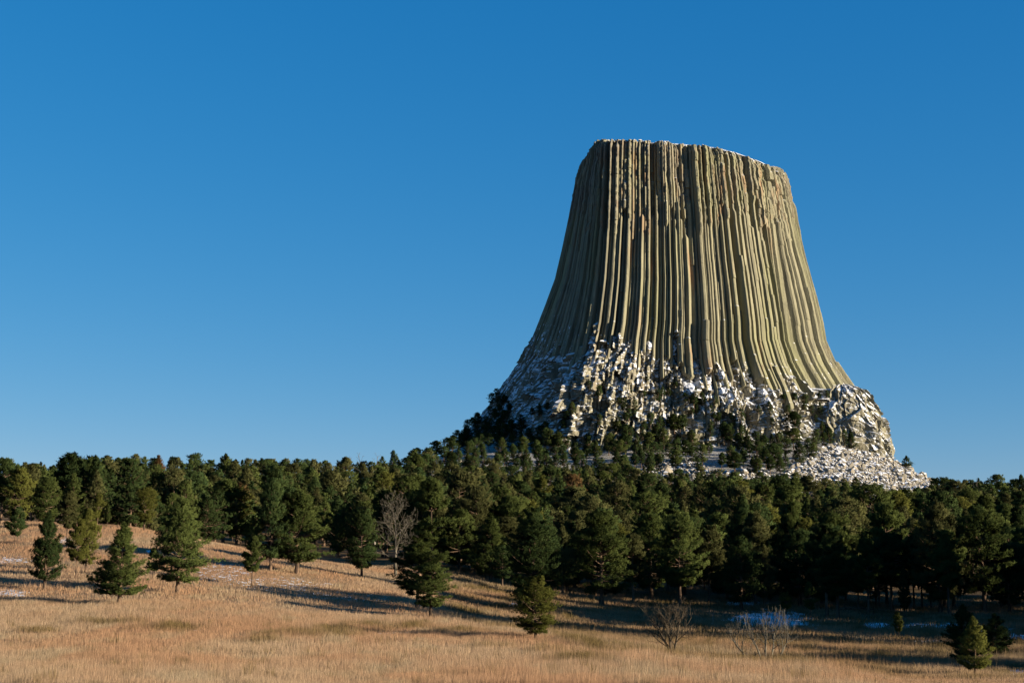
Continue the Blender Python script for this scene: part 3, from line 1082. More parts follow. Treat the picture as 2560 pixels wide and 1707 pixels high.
def place_pine(name, x, y, z, H, hw, kind, variant, level, tone, label, group=None, cat="pine tree", rot=None, lean=0.0):
    mt, mc, hwu, _, _ = proto(kind, variant, level)
    root = empty(name, (x, y, z))
    root.rotation_euler = (lean * 0.3, lean, random.uniform(0, 6.28) if rot is None else rot)
    s = hw / hwu
    root.scale = (s, s, H)
    tag(root, label, cat, group)
    link("trunk", mt, None, root)
    c = link("crown", mc, None, root)
    c.material_slots[0].link = 'OBJECT'
    c.material_slots[0].material = NEEDLE[tone]
    return root


# hand-placed pines: base x, base y, top y, half width (photo pixels), kind, variant, tone, distance or None, label
HAND = [
    (36, 1369, 1268, 25, 'open', 0, 'deep green', None, "small dark open-branched pine alone on the grassy hillside beside the picture's left edge"),
    (110, 1475, 1284, 47, 'cone', 1, 'deep green', None, "dark conical pine with a thin trunk, left of the pale pair"),
    (112, 1345, 1195, 38, 'broad', 1, 'mid green', 262, "tall green pine rising directly behind the dark conical hillside pine"),
    (189, 1446, 1298, 30, 'open', 1, 'yellow-green', None, "front one of two pale yellow-green pines standing close together on the hillside"),
    (214, 1429, 1278, 34, 'broad', 2, 'yellow-green', None, "rear, fuller one of two pale yellow-green pines standing close together on the hillside"),
    (166, 1367, 1232, 25, 'tall', 1, 'olive', None, "slender pine with a long bare trunk behind the pale yellow-green pair"),
    (45, 1302, 1172, 42, 'broad', 3, 'yellow-green', 275, "broad bright pine on the hill crest above the small dark open-branched pine"),
    (2, 1305, 1150, 36, 'tall', 2, 'deep green', 280, "dark tall pine cut by the picture's left edge on the hill crest"),
    (244, 1296, 1235, 16, 'round', 1, 'yellow-green', 276, "small yellow-green pine peeping over the bare grassy hilltop"),
    (269, 1296, 1256, 8, 'slim', 1, 'mid green', 276, "tiny slim pine on the bare grassy hilltop"),
    (360, 1322, 1222, 32, 'round', 2, 'yellow-green', 258, "round-topped olive pine with two thin trunks on the grassy hill crest"),
    (298, 1512, 1311, 72, 'cone', 2, 'mid green', None, "triangular pine with drooping low boughs lowest on the grassy hillside"),
    (381, 1450, 1371, 19, 'open', 2, 'mid green', None, "small sparse pine squeezed between the triangular pine and the broad layered pine"),
    (443, 1483, 1254, 72, 'broad', 4, 'mid green', None, "broad layered pine with spreading boughs, right of the triangular pine"),
    (629, 1466, 1342, 29, 'open', 3, 'mid green', None, "small lone pine with bare lower trunk on the snow-speckled grass"),
    (676, 1427, 1204, 52, 'broad', 5, 'deep green', None, "tall dark pine, left one of the joined pair at the hill's shoulder"),
    (742, 1433, 1232, 78, 'broad', 6, 'mid green', None, "wide green pine, right one of the joined pair at the hill's shoulder"),
    (904, 1443, 1274, 45, 'broad', 7, 'deep green', None, "dense dark pine with a forked pale trunk, left of the big bare grey tree"),
    (1043, 1520, 1366, 72, 'round', 3, 'mid green', None, "bushy round pine in front of the big bare grey tree"),
    (1076, 1545, 1414, 54, 'round', 4, 'mid green', None, "low green pine leaning against the bushy round pine's right side"),
    (1150, 1405, 1184, 70, 'round', 5, 'olive', None, "very large olive pine with dark trunks at the edge beside the bare grey tree"),
    (1187, 1442, 1367, 18, 'open', 1, 'yellow-green', None, "small yellowish pine standing before the very large olive pine"),
    (1258, 1415, 1218, 42, 'tall', 3, 'olive', None, "tall narrow olive pine next to the very large olive pine, on its right"),
    (1335, 1530, 1300, 84, 'broad', 8, 'deep green', None, "huge dark round-headed pine rising behind the lone meadow pine"),
    (1339, 1601, 1443, 58, 'broad', 1, 'yellow-green', None, "lone sunlit pine at the foot of the hill where grass meets the dark hollow"),
    (1504, 1514, 1286, 82, 'broad', 2, 'mid green', None, "big spreading pine with dark lower boughs and a stout trunk near the dark hollow"),
    (1626, 1466, 1288, 52, 'broad', 3, 'deep green', None, "dark pine behind the bare brown thicket tree, right of the big spreading pine"),
    (1700, 1512, 1296, 66, 'round', 6, 'mid green', None, "large ragged green pine rising straight above the bare brown thicket tree"),
    (1854, 1526, 1345, 56, 'broad', 4, 'deep green', None, "dark bushy pine beside the snow patch, left of the soft green pine"),
    (1912, 1520, 1366, 32, 'slim', 2, 'olive', None, "soft green slim pine standing behind the grey twiggy thicket"),
    (1966, 1534, 1480, 16, 'round', 1, 'yellow-green', None, "small yellow-green pine at the back edge of the snow patch"),
    (2026, 1551, 1456, 19, 'open', 2, 'mid green', None, "thin-trunked young pine at the right tip of the snow patch"),
    (1980, 1500, 1292, 48, 'broad', 5, 'mid green', None, "tall bright-sided pine towering behind the small yellow-green pine"),
    (2068, 1541, 1316, 48, 'tall', 4, 'deep green', None, "tall dark many-trunked pine, right of the young thin-trunked pine"),
    (2096, 1549, 1368, 50, 'tall', 5, 'deep green', None, "dark low-crowned pine with a long bare trunk, in front of the tall dark pine"),
    (2172, 1532, 1350, 36, 'tall', 6, 'mid green', None, "straight bare-trunked pine above the tangle of fallen branches"),
    (2199, 1518, 1348, 24, 'tall', 1, 'olive', None, "thin pale-trunked pine at the forest edge left of the little snowbank"),
    (2218, 1510, 1266, 46, 'tall', 2, 'mid green', None, "very tall green pine behind the thin pale-trunked pine"),
    (2263, 1543, 1420, 17, 'slim', 3, 'deep green', None, "narrow dark pine with foliage to the ground, behind the little sapling"),
    (2286, 1524, 1346, 36, 'tall', 3, 'deep green', None, "dark pine right behind the narrow dark pine, bare-trunked"),
    (2306, 1522, 1336, 32, 'tall', 4, 'mid green', None, "slender green pine left of the sunlit yellow-green forest-edge pine"),
    (2328, 1522, 1400, 24, 'tall', 5, 'yellow-green', None, "sunlit yellow-green forest-edge pine with a curved pale trunk"),
    (2374, 1537, 1330, 42, 'tall', 6, 'mid green', None, "bare-trunked pine midway between the sunlit yellow-green pine and the giant pine"),
    (2462, 1532, 1284, 84, 'round', 2, 'mid green', None, "giant spreading pine with a thick pale-footed trunk at the forest's right end"),
    (2557, 1500, 1326, 50, 'broad', 6, 'mid green', None, "green pine cut by the picture's right edge beside the giant pine"),
    (2247, 1599, 1528, 14, 'open', 3, 'yellow-green', None, "little sapling pine alone in front of the blue snowbank"),
    (2439, 1690, 1542, 46, 'cone', 3, 'yellow-green', None, "sunlit young pine, nearest of the trio in the lower right corner"),
    (2414, 1665, 1512, 54, 'cone', 1, 'deep green', None, "dark shaded young pine, left of the trio in the lower right corner"),
    (2495, 1652, 1533, 47, 'cone', 4, 'deep green', None, "dark shaded young pine, right of the trio in the lower right corner"),
    (2268, 1180, 1139, 16, 'cone', 2, 'deep green', 1095, "single pine against the sky on the boulder fan right of the tower"),
    (983, 1200, 1128, 10, 'round', 3, 'deep green', 985, "dark ball-headed juniper poking above the skyline left of the tower"),
]
placed = []          # (px, top py, base py, half width px, distance, label) of every pine for the layout of the forest
for (bx_, by_, ty_, hw_, kd, vr, tone, dist, lab) in HAND:
    if dist is None:
        x, y, z = hit(bx_, by_)
    else:
        y = float(dist)
        x = float(lat(bx_, by_)) * y
        z = float(ground(x, y))
    H = float(elev(ty_)) * y - z
    hwm = hw_ * y / F * 1.02
    place_pine("pine_tree", x, y, z - 0.05, H, hwm, kd, vr, 2 if y < 330 else 1, tone, lab)
    placed.append((bx_, ty_, by_, hw_, y))


# ---- the forest: candidates, then what the photograph can show of each
TOPX = [-200, 0, 60, 130, 250, 400, 600, 750, 900, 1000, 1060, 1140, 1200, 1300, 1500, 1560, 1640, 1700, 1780, 1850, 1930, 2000, 2100, 2200, 2300, 2345, 2400, 2470, 2520, 2600]
TOPY = [1150, 1152, 1165, 1150, 1140, 1140, 1138, 1150, 1150, 1138, 1128, 1165, 1165, 1160, 1160, 1150, 1178, 1182, 1176, 1190, 1185, 1196, 1203, 1222, 1226, 1196, 1166, 1182, 1168, 1185]


def forest_candidates():
    g = np.random.default_rng(33)
    out = []
    cellsz = {}
    def ok(x, y, sp):
        a, b = int(x // 12), int(y // 12)
        for da in (-1, 0, 1):
            for db in (-1, 0, 1):
                for (qx, qy) in cellsz.get((a + da, b + db), ()):
                    if (qx - x) ** 2 + (qy - y) ** 2 < sp * sp: return False
        cellsz.setdefault((a, b), []).append((x, y))
        return True
    for (bx_, ty_, by_, hw_, y) in placed:
        x = float(lat(bx_, by_)) * y
        ok(x, y, 0)
    tries = 0
    while tries < 30000:
        tries += 1
        y = 225 + 800 * g.random() ** 0.8
        u = g.uniform(-0.40, 0.44)
        x = u * y
        px = 1280 + F * u / 1.0
        edge = float(np.interp(px, [-300, 0, 350, 430, 620, 700, 950, 1050, 1250, 1400, 1600, 1800, 2560], [312, 312, 315, 350, 370, 360, 335, 285, 262, 262, 258, 258, 262]))
        if y < edge + 8 * g.random(): continue
        if px > 1000 and px < 2400 and y > 985: continue
        if 1040 < px < 2360:
            lim = np.interp(px, [1040, 1100, 1250, 1500, 1560, 1700, 1880, 1960, 2050, 2150, 2300, 2360], [960, 965, 985, 985, 930, 905, 915, 905, 895, 905, 935, 950])
            if y > lim and not (px < 1560 and g.random() < 0.3): continue
        sp = 6.4 + 3.1 * float(sstep(300, 800, y))
        sp *= 1.0 + 0.26 * math.sin(x / 17.0 + 2.1 * math.sin(y / 29.0)) * math.sin(y / 21.0 + 1.3 * math.sin(x / 37.0)) + 0.10 * math.sin(x / 7.0 + y / 9.0)
        if not ok(x, y, sp): continue
        H = g.normal(13.5, 2.8) if y < 420 else g.normal(13.9, 3.4)
        if g.random() < 0.18: H *= 0.62
        if y > 700: H *= 0.95
        H = max(7, H)
        kd = g.choice(['tall', 'round', 'broad', 'slim', 'open', 'cone'], p=[0.20, 0.12, 0.28, 0.13, 0.09, 0.18] if y < 450 else [0.34, 0.20, 0.16, 0.12, 0.10, 0.08])
        ar = {'tall': 4.0, 'round': 3.0, 'broad': 3.0, 'slim': 4.2, 'open': 3.6, 'cone': 3.2}[kd]
        hw = H / ar * g.uniform(0.8, 1.2) * (1.05 if y > 450 else 1.0)
        zg = float(ground(x, y))
        pxt, _ = project(x, y, zg + H)
        lim_top = float(np.interp(pxt, TOPX, TOPY)) + g.normal(7, 11)
        Hmax = float(elev(lim_top)) * y - zg
        if Hmax < 6.5: continue
        if H > Hmax:
            hw *= (Hmax / H) ** 0.5
            H = Hmax
        out.append([x, y, None, H, hw, kd, int(g.integers(1, 5)), 'forest'])
    P = np.array([(o[0], o[1]) for o in out])
    zz = ground(P[:, 0], P[:, 1])
    for o, q in zip(out, zz): o[2] = float(q) - 0.1
    # pines on the ledges of the tower's foot
    n = 0
    tries = 0
    used = []
    while n < 260 and tries < 12000:
        tries += 1
        px = g.uniform(1120, 2210)
        py = g.uniform(955, 1190)
        lo = np.interp(px, [1120, 1250, 1400, 1480, 1560, 1900, 2050, 2150, 2200], [1080, 1040, 1010, 960, 955, 985, 985, 1010, 1080])
        hi = np.interp(px, [1120, 1500, 1900, 2000, 2060, 2200], [1195, 1195, 1200, 1180, 1120, 1140])
        if py < lo or py > hi: continue
        dens = np.interp((py - lo) / (hi - lo), [0, 0.35, 0.6, 1], [0.12, 0.28, 0.62, 1.0])
        if px < 1290: dens = 1.0
        if 1430 < px < 1560 and py < 1130: dens *= 0.35
        if g.random() > dens: continue
        if any(abs(px - a) < 11 and abs(py - b) < 10 for a, b in used): continue
        q = tower_point(px, py)
        if q is None: continue
        gx, gy, gz = hit(px, py, 880, 1240)
        if gy < q[1]: q = np.array([gx, gy, gz])
        used.append((px, py))
        H = g.uniform(6, 12) if py < 1080 else g.uniform(10, 17)
        kd = g.choice(['tall', 'round', 'broad', 'cone'], p=[.3, .3, .2, .2])
        out.append([q[0], q[1] - 0.8, q[2] - 0.8, H, H / 3.0 * g.uniform(0.8, 1.1), kd, int(g.integers(1, 5)), 'ledge'])
        n += 1
    # dark stand at the tower's left foot
    for k in range(50):
        px = g.uniform(1015, 1290)
        py = np.interp(px, [1015, 1080, 1140, 1180, 1240, 1290], [1165, 1120, 1062, 1015, 985, 1010]) + g.uniform(0, 95)
        q = tower_point(px, py) if px > 1125 else None
        if q is None: q = np.array(hit(px, max(py, 1150), 900, 1240))
        H = g.uniform(11, 18) if px < 1150 else g.uniform(7, 13)
        out.append([q[0], q[1] - 0.8, q[2] - 0.8, H, H / 3.0, 'round' if k % 2 else 'tall', 1 + k % 4, 'ledge'])
    # trees of the same wood that stand just outside the view on the right
    for k in range(78):
        y = g.uniform(104, 300) if k < 22 else (g.uniform(130, 290) if k < 66 else g.uniform(92, 101))
        x = y * ((0.39 if y < 128 else 0.405) + 0.30 * g.random()) + 4
        H = g.normal(7.5, 0.8) if y < 100 else (g.normal(10.5, 1.5) if y < 128 else g.normal(24, 2.5))
        out.append([x, y, float(ground(x, y)) - 0.1, H, H / 3.0, 'round' if k % 2 else 'broad', 1 + k % 4, 'outside'])
    return out


cands = forest_candidates()
BW, BH = 1024, 683
sc_ = BW / 2560.0
buf = np.zeros((BH, BW), bool)
# ground horizon met so far along each column
ugrid = np.linspace(-0.40, 0.40, 400)
ygrid = np.exp(np.linspace(math.log(60), math.log(1250), 420))
UG, YG = np.meshgrid(ugrid, ygrid, indexing='ij')
ELE = np.maximum.accumulate(ground(UG * YG, YG) / YG, axis=1)
items = [(p[4], ('hand', p)) for p in placed] + [(c[1], ('c', c)) for c in cands]
items.sort(key=lambda a: a[0])
vis = []
for yy, (tp, c) in items:
    if tp == 'hand':
        px, ty, by, hw, y = c
        bot = by
    else:
        x, y, z, H, hwm, kd, vr, where = c
        px, ty = project(x, y, z + H)
        _, bot = project(x, y, z)
        hw = hwm * F / y
        cbf = {'tall': .34, 'open': .3, 'round': .22}.get(kd, .14)
        bot = bot - (bot - ty) * cbf
    if where_out := (px < -80 or px > 2640):
        vis.append((c if tp == 'c' else None, 0))
        continue
    hz = ELE[int(np.clip((lat(px, ty) + 0.4) / 0.8 * 399, 0, 399)), int(np.clip(np.searchsorted(ygrid, y * 0.985), 0, 419))]
    r0, r1 = max(0, int(ty * sc_)), min(BH - 1, int(bot * sc_))
    cnt = 0
    for r in range(r0, r1 + 1):
        if float(elev(r / sc_)) < hz and tp == 'c' and c[7] == 'forest': break
        f = (r - r0 + 0.5) / max(1, r1 - r0)
        wv = hw * sc_ * 0.88 * min(1.0, (f / 0.62) ** 0.65) * (1.0 if f < 0.85 else 0.8)
        a, b = int(px * sc_ - wv), int(px * sc_ + wv) + 1
        a, b = max(0, a), min(BW, b)
        if b > a:
            sl = buf[r, a:b]
            cnt += int((~sl).sum())
            sl[:] = True
    if tp == 'c': vis.append((c, cnt))
vis = [v for v in vis if v[0] is not None]
seen = sorted([v for v in vis if v[0][7] != 'outside' and v[1] >= 6], key=lambda v: -v[1])
N_IND = 300 - len(HAND)
indiv, rest = seen[:N_IND], seen[N_IND:]
outside = [v for v in vis if v[0][7] == 'outside']
print("forest candidates", len(cands), "seen", len(seen), "indiv", len(indiv), "smallest px", indiv[-1][1] if indiv else 0)

# landmarks named in the labels of the forest's trees
LAND = [(40, "the small open-branched pine"), (110, "the dark conical pine"), (205, "the pale yellow-green hillside pair"), (298, "the triangular hillside pine"), (360, "the hill crest's round pine"),
        (443, "the broad layered pine"), (540, "the bare stretch of hillside"), (629, "the lone snow-speckle pine"), (710, "the joined pair of pines"), (810, "the gap beside the joined pair"), (904, "the dark fork-trunked pine"), (985, "the big bare grey tree"), (1060, "the bushy round pine"),
        (1150, "the very large olive pine"), (1258, "the tall narrow olive pine"), (1340, "the lone meadow pine"), (1420, "the gap before the spreading pine"), (1504, "the big spreading pine"), (1600, "the bare brown thicket tree"),
        (1700, "the large ragged pine"), (1790, "the thin white stem"), (1854, "the snow patch's bushy pine"), (1925, "the grey twiggy thicket"), (1985, "the bright-sided tall pine"), (2068, "the tall dark many-trunked pine"), (2150, "the tangle of fallen branches"),
        (2218, "the very tall green pine"), (2290, "the narrow dark pine"), (2374, "the yellow-green forest-edge pine"), (2462, "the giant spreading pine"), (2545, "the right-edge pine")]
LX_ = np.array([a for a, b in LAND])
ORD = ["first", "second", "third", "fourth", "fifth", "sixth", "seventh", "eighth", "ninth", "tenth", "eleventh", "twelfth", "thirteenth", "fourteenth", "fifteenth", "sixteenth", "seventeenth", "eighteenth", "nineteenth", "twentieth"]
gl = np.random.default_rng(77)
info = []
for c, n in indiv:
    x, y, z, H, hwm, kd, vr, where = c
    px, ty = project(x, y, z + H)
    tone = gl.choice(['deep green', 'mid green', 'olive', 'yellow-green', 'rusty'], p=[.28, .35, .28, .08, .01])
    if where == 'ledge': tone = gl.choice(['deep green', 'mid green'], p=[.7, .3])
    if where == 'ledge':
        row = "ledges"
        lm = "upper" if ty < 1040 else ("middle" if ty < 1110 else "lowest")
        zone = "left flank" if px < 1440 else ("centre" if px < 1800 else "right half")
        key = (row, lm, zone)
    else:
        lm = LAND[int(np.argmin(np.abs(LX_ - px)))][1]
        row = "front edge" if y < 330 else ("middle slope" if y < 520 else ("upper slope" if y < 720 else "highest rows"))
        key = (row, lm)
    info.append((key, px, tone, c))
groups = {}
for i, t in enumerate(info): groups.setdefault(t[0], []).append(i)
SHAPE = {'tall': 'bare-trunked', 'round': 'round-headed', 'broad': 'broad', 'slim': 'slim', 'open': 'sparse', 'cone': 'pointed'}
for key, ids in groups.items():
    ids.sort(key=lambda i: info[i][1])
    for k, i in enumerate(ids):
        _, px, tone, c = info[i]
        x, y, z, H, hwm, kd, vr, where = c
        pos = "" if len(ids) == 1 else (", %s from left" % ORD[min(k, 19)])
        if key[0] == "ledges":
            lab = f"{tone} pine on the snowy {key[1]} ledges at the tower's {key[2]}{pos}"
            grp = "pines on the ledges of the rock tower"
        else:
            where_ = {"front edge": "edging the wood by", "middle slope": "midway back behind", "upper slope": "high up behind", "highest rows": "topmost behind"}[key[0]]
            lab = f"{tone} pine {where_} {key[1]}{pos}"
            assert len(lab.split()) <= 16, lab
            grp = "pines of the forest on the slope"
        place_pine("pine_tree", x, y, z, H, hwm, kd, vr, 2 if y < 300 else 1, str(tone), lab, grp)


def merge_forest(lst, name, label, level=0):
    bags = {}
    g = np.random.default_rng(3)
    tv_, tf_, nt_ = [], [], 0
    cv_, cf_, ct_, cm_, cn_, ncv = [], [], [], [], [], 0
    tones = ['deep green', 'mid green', 'olive']
    for c in lst:
        x, y, z, H, hwm, kd, vr, where = c
        mt, mc, hwu, (tv, tf), (cv, cf, ti, cn) = proto(kd, vr, level)
        s = hwm / hwu
        a = g.uniform(0, 6.28)
        M = np.array([[math.cos(a) * s, -math.sin(a) * s, 0], [math.sin(a) * s, math.cos(a) * s, 0], [0, 0, H]])
        o = np.array([x, y, z])
        tv_.append(tv @ M.T + o)
        tf_.append(tf + nt_)
        nt_ += len(tv)
        cv_.append(cv @ M.T + o)
        cf_.append(cf + ncv)
        ncv += len(cv)
        cn_.append(cn @ np.array([[math.cos(a), -math.sin(a), 0], [math.sin(a), math.cos(a), 0], [0, 0, 1]]).T)
        ct_.append(np.clip(ti * 0.8 + g.normal(0, 0.15), 0, 1))
        cm_.append(np.full(len(cf), int(g.choice(3, p=[.35, .35, .3]) if where != 'ledge' else 0)))
    root = empty(name, (0, 0, 0))
    tag(root, label, "forest", kind="stuff")
    me = mesh_from("trunk", np.vstack(tv_), np.vstack(tf_), True)
    link("trunk", me, BARK, root)["kind"] = "stuff"
    me = mesh_from("crown", np.vstack(cv_), np.vstack(cf_), False)
    set_attr(me, "tint", np.concatenate(ct_))
    set_vec(me, "cn", np.vstack(cn_))
    o = link("crown", me, NEEDLE['deep green'], root)
    me.materials.append(NEEDLE['mid green'])
    me.materials.append(NEEDLE['olive'])
    me.polygons.foreach_set("material_index", np.concatenate(cm_).astype(np.int32))
    o["kind"] = "stuff"
    return root


merge_forest([v[0] for v in rest] + [v[0] for v in outside], "distant_pines", "mass of small distant pines filling the gaps of the forest and slopes below the tower")


# ------------------------------------------------------------------ bare trees
def bare_tree(name, px, py, topy, hw, matl, label, seed, style, parent_cat="bare tree", dist=None):
    g = np.random.default_rng(seed)
    if dist is None: x, y, z = hit(px, py)
    else:
        y = dist
        x = float(lat(px, py)) * y
        z = float(ground(x, y))
    H = float(elev(topy)) * y - z
    W = hw * y / F
    pxm = y / 1422.0                                # metres per picture pixel
    trunk, twigs, limbs = Acc(), Acc(), []

    def grow(p, d, L, r, depth):
        n = 5 if depth < 2 else 4
        pts = [np.array(p)]
        dd = np.array(d, float)
        for i in range(n - 1):
            dd = dd + g.normal(0, style['wiggle'], 3) + np.array([0, 0, style['lift']])
            dd /= np.linalg.norm(dd)
            pts.append(pts[-1] + dd * L / (n - 1))
        limbs.append((np.array(pts), np.linspace(r, r * (0.22 if depth == 0 and len(style['stems']) == 1 else 0.55), n), depth))
        if depth >= style['depth']: return
        m = style['n'][depth]
        for k in range(m):
            f = style['from'] + (1 - style['from']) * (k + g.random()) / m if depth == 0 else g.uniform(0.25, 1.0)
            q = np.array([np.interp(f, np.linspace(0, 1, n), np.array(pts)[:, i]) for i in range(3)])
            a = g.uniform(0, 6.283) if depth else k * 2.4 + g.normal(0, .3)
            sp = style['spread'] * g.uniform(0.7, 1.2)
            ax = np.cross(dd, [0.3, 0.8, 0.5])
            ax /= np.linalg.norm(ax)
            bx2 = np.cross(dd, ax)
            nd = dd * math.cos(sp) + (ax * math.cos(a) + bx2 * math.sin(a)) * math.sin(sp)
            Lk = L * style['ratio'] * g.uniform(0.65, 1.15) * ((1.15 - 0.75 * f * style['taper']) if depth == 0 else 1)
            grow(q, nd, Lk, r * (0.24 if depth == 0 and len(style['stems']) == 1 else 0.36) * (1.15 - 0.4 * f), depth + 1)
    for sdir in style['stems']:
        grow((sdir[2], sdir[3], 0), np.array([sdir[0], sdir[1], 1.0]) / np.linalg.norm([sdir[0], sdir[1], 1.0]), style['stemlen'], style['r'], 0)
    allv = np.vstack([a for a, b, c in limbs])
    hz, wx = np.percentile(allv[:, 2], 99.8), np.percentile(np.abs(allv[:, 0]), 98)
    S = np.array([W / wx, W / wx, H / hz])
    for a, b, c in limbs:
        V, Fq = tube(a * S, np.maximum(b * H, style['minr'] * pxm), 6 if c == 0 else (4 if c == 1 else 3))
        (trunk if c == 0 else twigs).add(V, Fq)
    root = empty(name, (x, y, z - 0.1))
    tag(root, label, parent_cat)
    for nm, ac in (("trunk", trunk), ("branches", twigs)):
        if not ac.v: continue
        me = mesh_from(nm, np.vstack(ac.v), np.vstack(ac.f), True)
        link(nm, me, matl, root)
    return root


BIG = dict(wiggle=0.075, lift=0.07, minr=0.09, depth=4, n=[15, 6, 4, 2], spread=0.85, ratio=0.52, taper=0.75, stems=[(0.02, 0, 0, 0)], stemlen=1.0, r=0.021, **{'from': 0.22})
VASE = dict(wiggle=0.09, lift=0.09, minr=0.075, depth=4, n=[9, 5, 3, 2], spread=0.75, ratio=0.55, taper=0.3, stems=[(0.02, 0, 0, 0), (0.35, 0.1, 0, 0), (-0.4, 0.1, 0, 0)], stemlen=0.7, r=0.024, **{'from': 0.25})
THICK = dict(wiggle=0.2, lift=0.05, minr=0.075, depth=4, n=[8, 5, 3, 2], spread=0.85, ratio=0.55, taper=0.2, stems=[(0.0, 0, 0, 0), (0.45, 0.2, .12, 0), (-0.5, 0.1, -.1, 0), (0.85, -0.2, .3, .1), (-0.9, 0.2, -.4, .1)], stemlen=0.6, r=0.020, **{'from': 0.25})
SNAG = dict(wiggle=0.06, lift=0.0, minr=0.30, depth=2, n=[11, 2], spread=1.2, ratio=0.16, taper=0.6, stems=[(0.03, 0, 0, 0)], stemlen=1.0, r=0.022, **{'from': 0.2})
DEAD = dict(wiggle=0.12, lift=0.0, minr=0.20, depth=3, n=[16, 4, 2], spread=1.15, ratio=0.36, taper=0.7, stems=[(0.03, 0, 0, 0)], stemlen=1.0, r=0.026, **{'from': 0.3})
SKEL = dict(wiggle=0.10, lift=0.05, minr=0.07, depth=3, n=[8, 2, 1], spread=0.95, ratio=0.3, taper=0.5, stems=[(0.02, 0, 0, 0)], stemlen=1.0, r=0.020, **{'from': 0.45})
bare_tree("bare_tree", 989, 1439, 1222, 62, GREY_BARK, "big leafless grey tree with a stout trunk and spreading twigs at the forest edge", 4, BIG)
bare_tree("bare_tree", 1680, 1640, 1488, 66, DARK_BARK, "leafless brown vase-shaped tree in the hollow behind the meadow grass", 8, VASE)
bare_tree("bare_thicket", 1915, 1656, 1512, 88, GREY_BARK, "wide grey twiggy many-stemmed thicket before the snow patch", 12, THICK, "thicket")
bare_tree("dead_snag", 2355, 1326, 1258, 9, PALE_BARK, "white weathered dead snag standing among dark pines on the right", 5, SNAG, "dead tree", 520)
bare_tree("dead_pine", 2292, 1296, 1242, 22, PALE_BARK, "pale dead pine with level bleached branches below the boulder fan", 6, DEAD, "dead tree", 560)
bare_tree("dead_pine", 1783, 1562, 1530, 4, PALE_BARK, "thin white bare stem between the brown bare tree and the thicket", 9, dict(SNAG, n=[5, 1]), "dead stem")
bare_tree("dead_pine", 903, 1210, 1129, 13, GREY_BARK, "tallest thin grey skeleton tree on the skyline left of the tower", 14, SKEL, "dead tree", 900)
bare_tree("dead_pine", 880, 1212, 1139, 10, GREY_BARK, "thin grey skeleton tree on the skyline, just left of the tallest skeleton", 15, SKEL, "dead tree", 905)
bare_tree("dead_pine", 938, 1212, 1131, 11, GREY_BARK, "thin grey skeleton tree on the skyline, between the tallest skeleton and the juniper", 16, SKEL, "dead tree", 905)
bare_tree("dead_pine", 1055, 1300, 1240, 14, GREY_BARK, "twisted bare trunk with crooked boughs right of the big bare grey tree", 17, DEAD, "dead tree", 430)
bare_tree("dead_pine", 938, 1290, 1252, 14, PALE_BARK, "crooked forked dead trunk above the dark fork-trunked pine", 18, dict(DEAD, n=[7, 2, 1]), "dead tree", 440)
bare_tree("dead_pine", 860, 1262, 1234, 9, PALE_BARK, "small pale V-forked dead trunk in the forest left of the bare grey tree", 19, dict(DEAD, n=[5, 2, 1]), "dead tree", 560)
bare_tree("dead_pine", 2447, 1245, 1194, 12, GREY_BARK, "crooked bare treetop on the skyline at the right", 20, SKEL, "dead tree", 800)


def fallen(px, py, L, label, seed):
    g = np.random.default_rng(seed)
    x, y, z = hit(px, py)
    ac = Acc()
    n = 8
    p = np.column_stack([np.linspace(-L / 2, L / 2, n), g.normal(0, .15, n), 0.35 + 0.25 * np.sin(np.linspace(0, 3, n)) + g.normal(0, .05, n)])
    V, Fq = tube(p, np.linspace(0.22, 0.06, n), 6)
    ac.add(V, Fq)
    root = empty("fallen_tree", (x, y, z))
    tag(root, label, "fallen tree")
    link("trunk", ac.mesh("trunk"), BARK, root)
    br = Acc()
    for k in range(16):
        q = p[g.integers(1, n)]
        d = np.array([g.normal(0, .8), g.normal(0, .6), abs(g.normal(0.3, .5))])
        pts = np.array([q + d * t + np.array([0, 0, -0.35 * t * t]) for t in np.linspace(0, 1.3, 4)])
        V, Fq = tube(pts, np.linspace(0.06, 0.02, 4), 4)
        br.add(V, Fq)
    link("branches", br.mesh("branches"), BARK, root)


fallen(2142, 1528, 6.0, "dark tangle of a fallen tree's branches on grass at the right forest edge", 3)
fallen(873, 1398, 4.0, "fallen branch lying in the grass beside the dark fork-trunked pine", 5)


# ------------------------------------------------------------------ grass
BRUSH = [(870, 1578, 120, 9), (980, 1568, 150, 7), (430, 1575, 110, 8), (100, 1583, 60, 4), (1150, 1582, 120, 7), (760, 1592, 160, 7), (660, 1605, 70, 6), (1040, 1560, 60, 5), (1230, 1625, 90, 5), (1440, 1665, 100, 5), (250, 1562, 120, 4), (1380, 1640, 70, 5)]


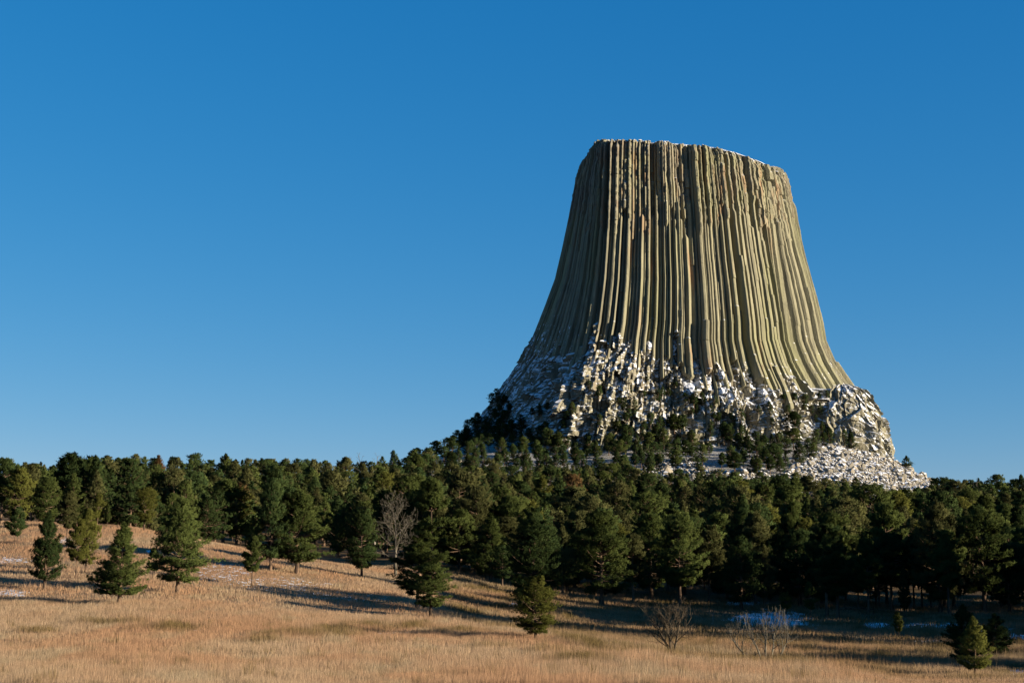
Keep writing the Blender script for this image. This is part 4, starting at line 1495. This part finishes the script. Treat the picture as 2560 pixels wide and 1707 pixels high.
def build_grass():
    g = np.random.default_rng(55)
    zones = [(50, 80, 480000, 0.0075, 1.0), (80, 150, 560000, 0.012, 1.0), (150, 330, 480000, 0.028, 0.8)]
    Vs, tints, brush_and_shade = [], [], []
    for y0, y1, n, wd, hk in zones:
        y = np.sqrt(g.uniform(y0 ** 2, y1 ** 2, n))
        x = y * g.uniform(-0.385, 0.385, n)
        z = ground(x, y)
        px, py = project(x, y, z)
        # density follows patches
        dn = fbm(x / 7, y / 12, 0 * x, 61, 3)
        fine = fbm(x / 1.2, y / 2.0, 0 * x, 63, 2)
        sn = snow_mask(px, py)
        edge = np.interp(px, [-600, 0, 350, 620, 950, 1150, 1300, 1600, 2560], [300, 300, 268, 300, 300, 300, 300, 300, 300])
        keep = (g.random(n) < np.clip(0.72 + 0.6 * dn + 0.35 * fine, 0.12, 1)) & (g.random(n) > sn * 0.75) & (y < edge + 15)
        x, y, z, px, py, dn, fine, sn = [a[keep] for a in (x, y, z, px, py, dn, fine, sn)]
        n = len(x)
        br = np.zeros(n)
        for cx, cy, rx, ry in BRUSH:
            br = np.maximum(br, sstep(1.2, 0.4, np.hypot((px - cx) / rx, (py - cy) / ry) + 0.35 * fbm(x / 2.5, y / 6, 0 * x, 71, 2)))
        hol_shade = hollow_shade_mask(x, y, px)
        br = np.maximum(br, hol_shade * np.clip(0.75 + 0.9 * fbm(x / 6, y / 10, 0 * x, 73, 3), 0.25, 1))  # hollow blades take the dark brown too, deepening the shade by colour
        h = hk * (0.26 + 0.20 * np.clip(dn + 0.5, 0, 1.2) + 0.12 * g.random(n)) * (1 + 0.25 * fine)
        h = h * (1 - 0.5 * sstep(2050, 2300, px) * sstep(110, 95, y))
        tallz = sstep(2250, 2000, px) * sstep(1250, 1750, px) * sstep(105, 95, y) * sstep(60, 80, y)
        h = h * (1 + 1.0 * tallz * g.random(n) + 0.9 * br * (0.5 + 0.5 * g.random(n)))
        br = br * np.clip(0.75 + 0.9 * fbm(x / 1.6, y / 3.5, 0 * x, 75, 3), 0.1, 1)
        weed = (fbm(x / 0.9, y / 1.4, 0 * x, 77, 2) > 0.62) & (g.random(n) < 0.35) & (y < 130)
        br = np.where(weed, 1.0, br)
        h = h * np.where(weed, 1.5, 1.0)
        h = h * np.where(g.random(n) < 0.05, 1.6, 1.0)
        a = g.uniform(0, math.pi, n)
        a = a * 0.6 + 0.2 * math.pi - 0.5 * math.pi + 0.3
        wv = wd * (0.6 + 0.8 * g.random(n)) * (1 + 0.5 * br)
        dx, dy = np.cos(a) * wv, np.sin(a) * wv
        lx, ly = g.normal(0, 0.13, n) * h, g.normal(0, 0.2, n) * h
        v0 = np.stack([x - dx, y - dy, z - 0.04], -1)
        v1 = np.stack([x + dx, y + dy, z - 0.04], -1)
        v2 = np.stack([x + lx, y + ly, z + h], -1)
        Vs.append(np.stack([v0, v1, v2], 1).reshape(-1, 3))
        tints.append(np.repeat(g.random(n), 3))
        brush_and_shade.append(np.repeat(br, 3))
    V = np.vstack(Vs)
    me = mesh_from("dry_grass", V, np.arange(len(V)).reshape(-1, 3), False)
    set_attr(me, "tint", np.concatenate(tints))
    set_attr(me, "brush_and_shade", np.concatenate(brush_and_shade))
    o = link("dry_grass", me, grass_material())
    tag(o, "golden and russet dry prairie grass covering the meadow and hillside", "grass", kind="stuff")


build_grass()
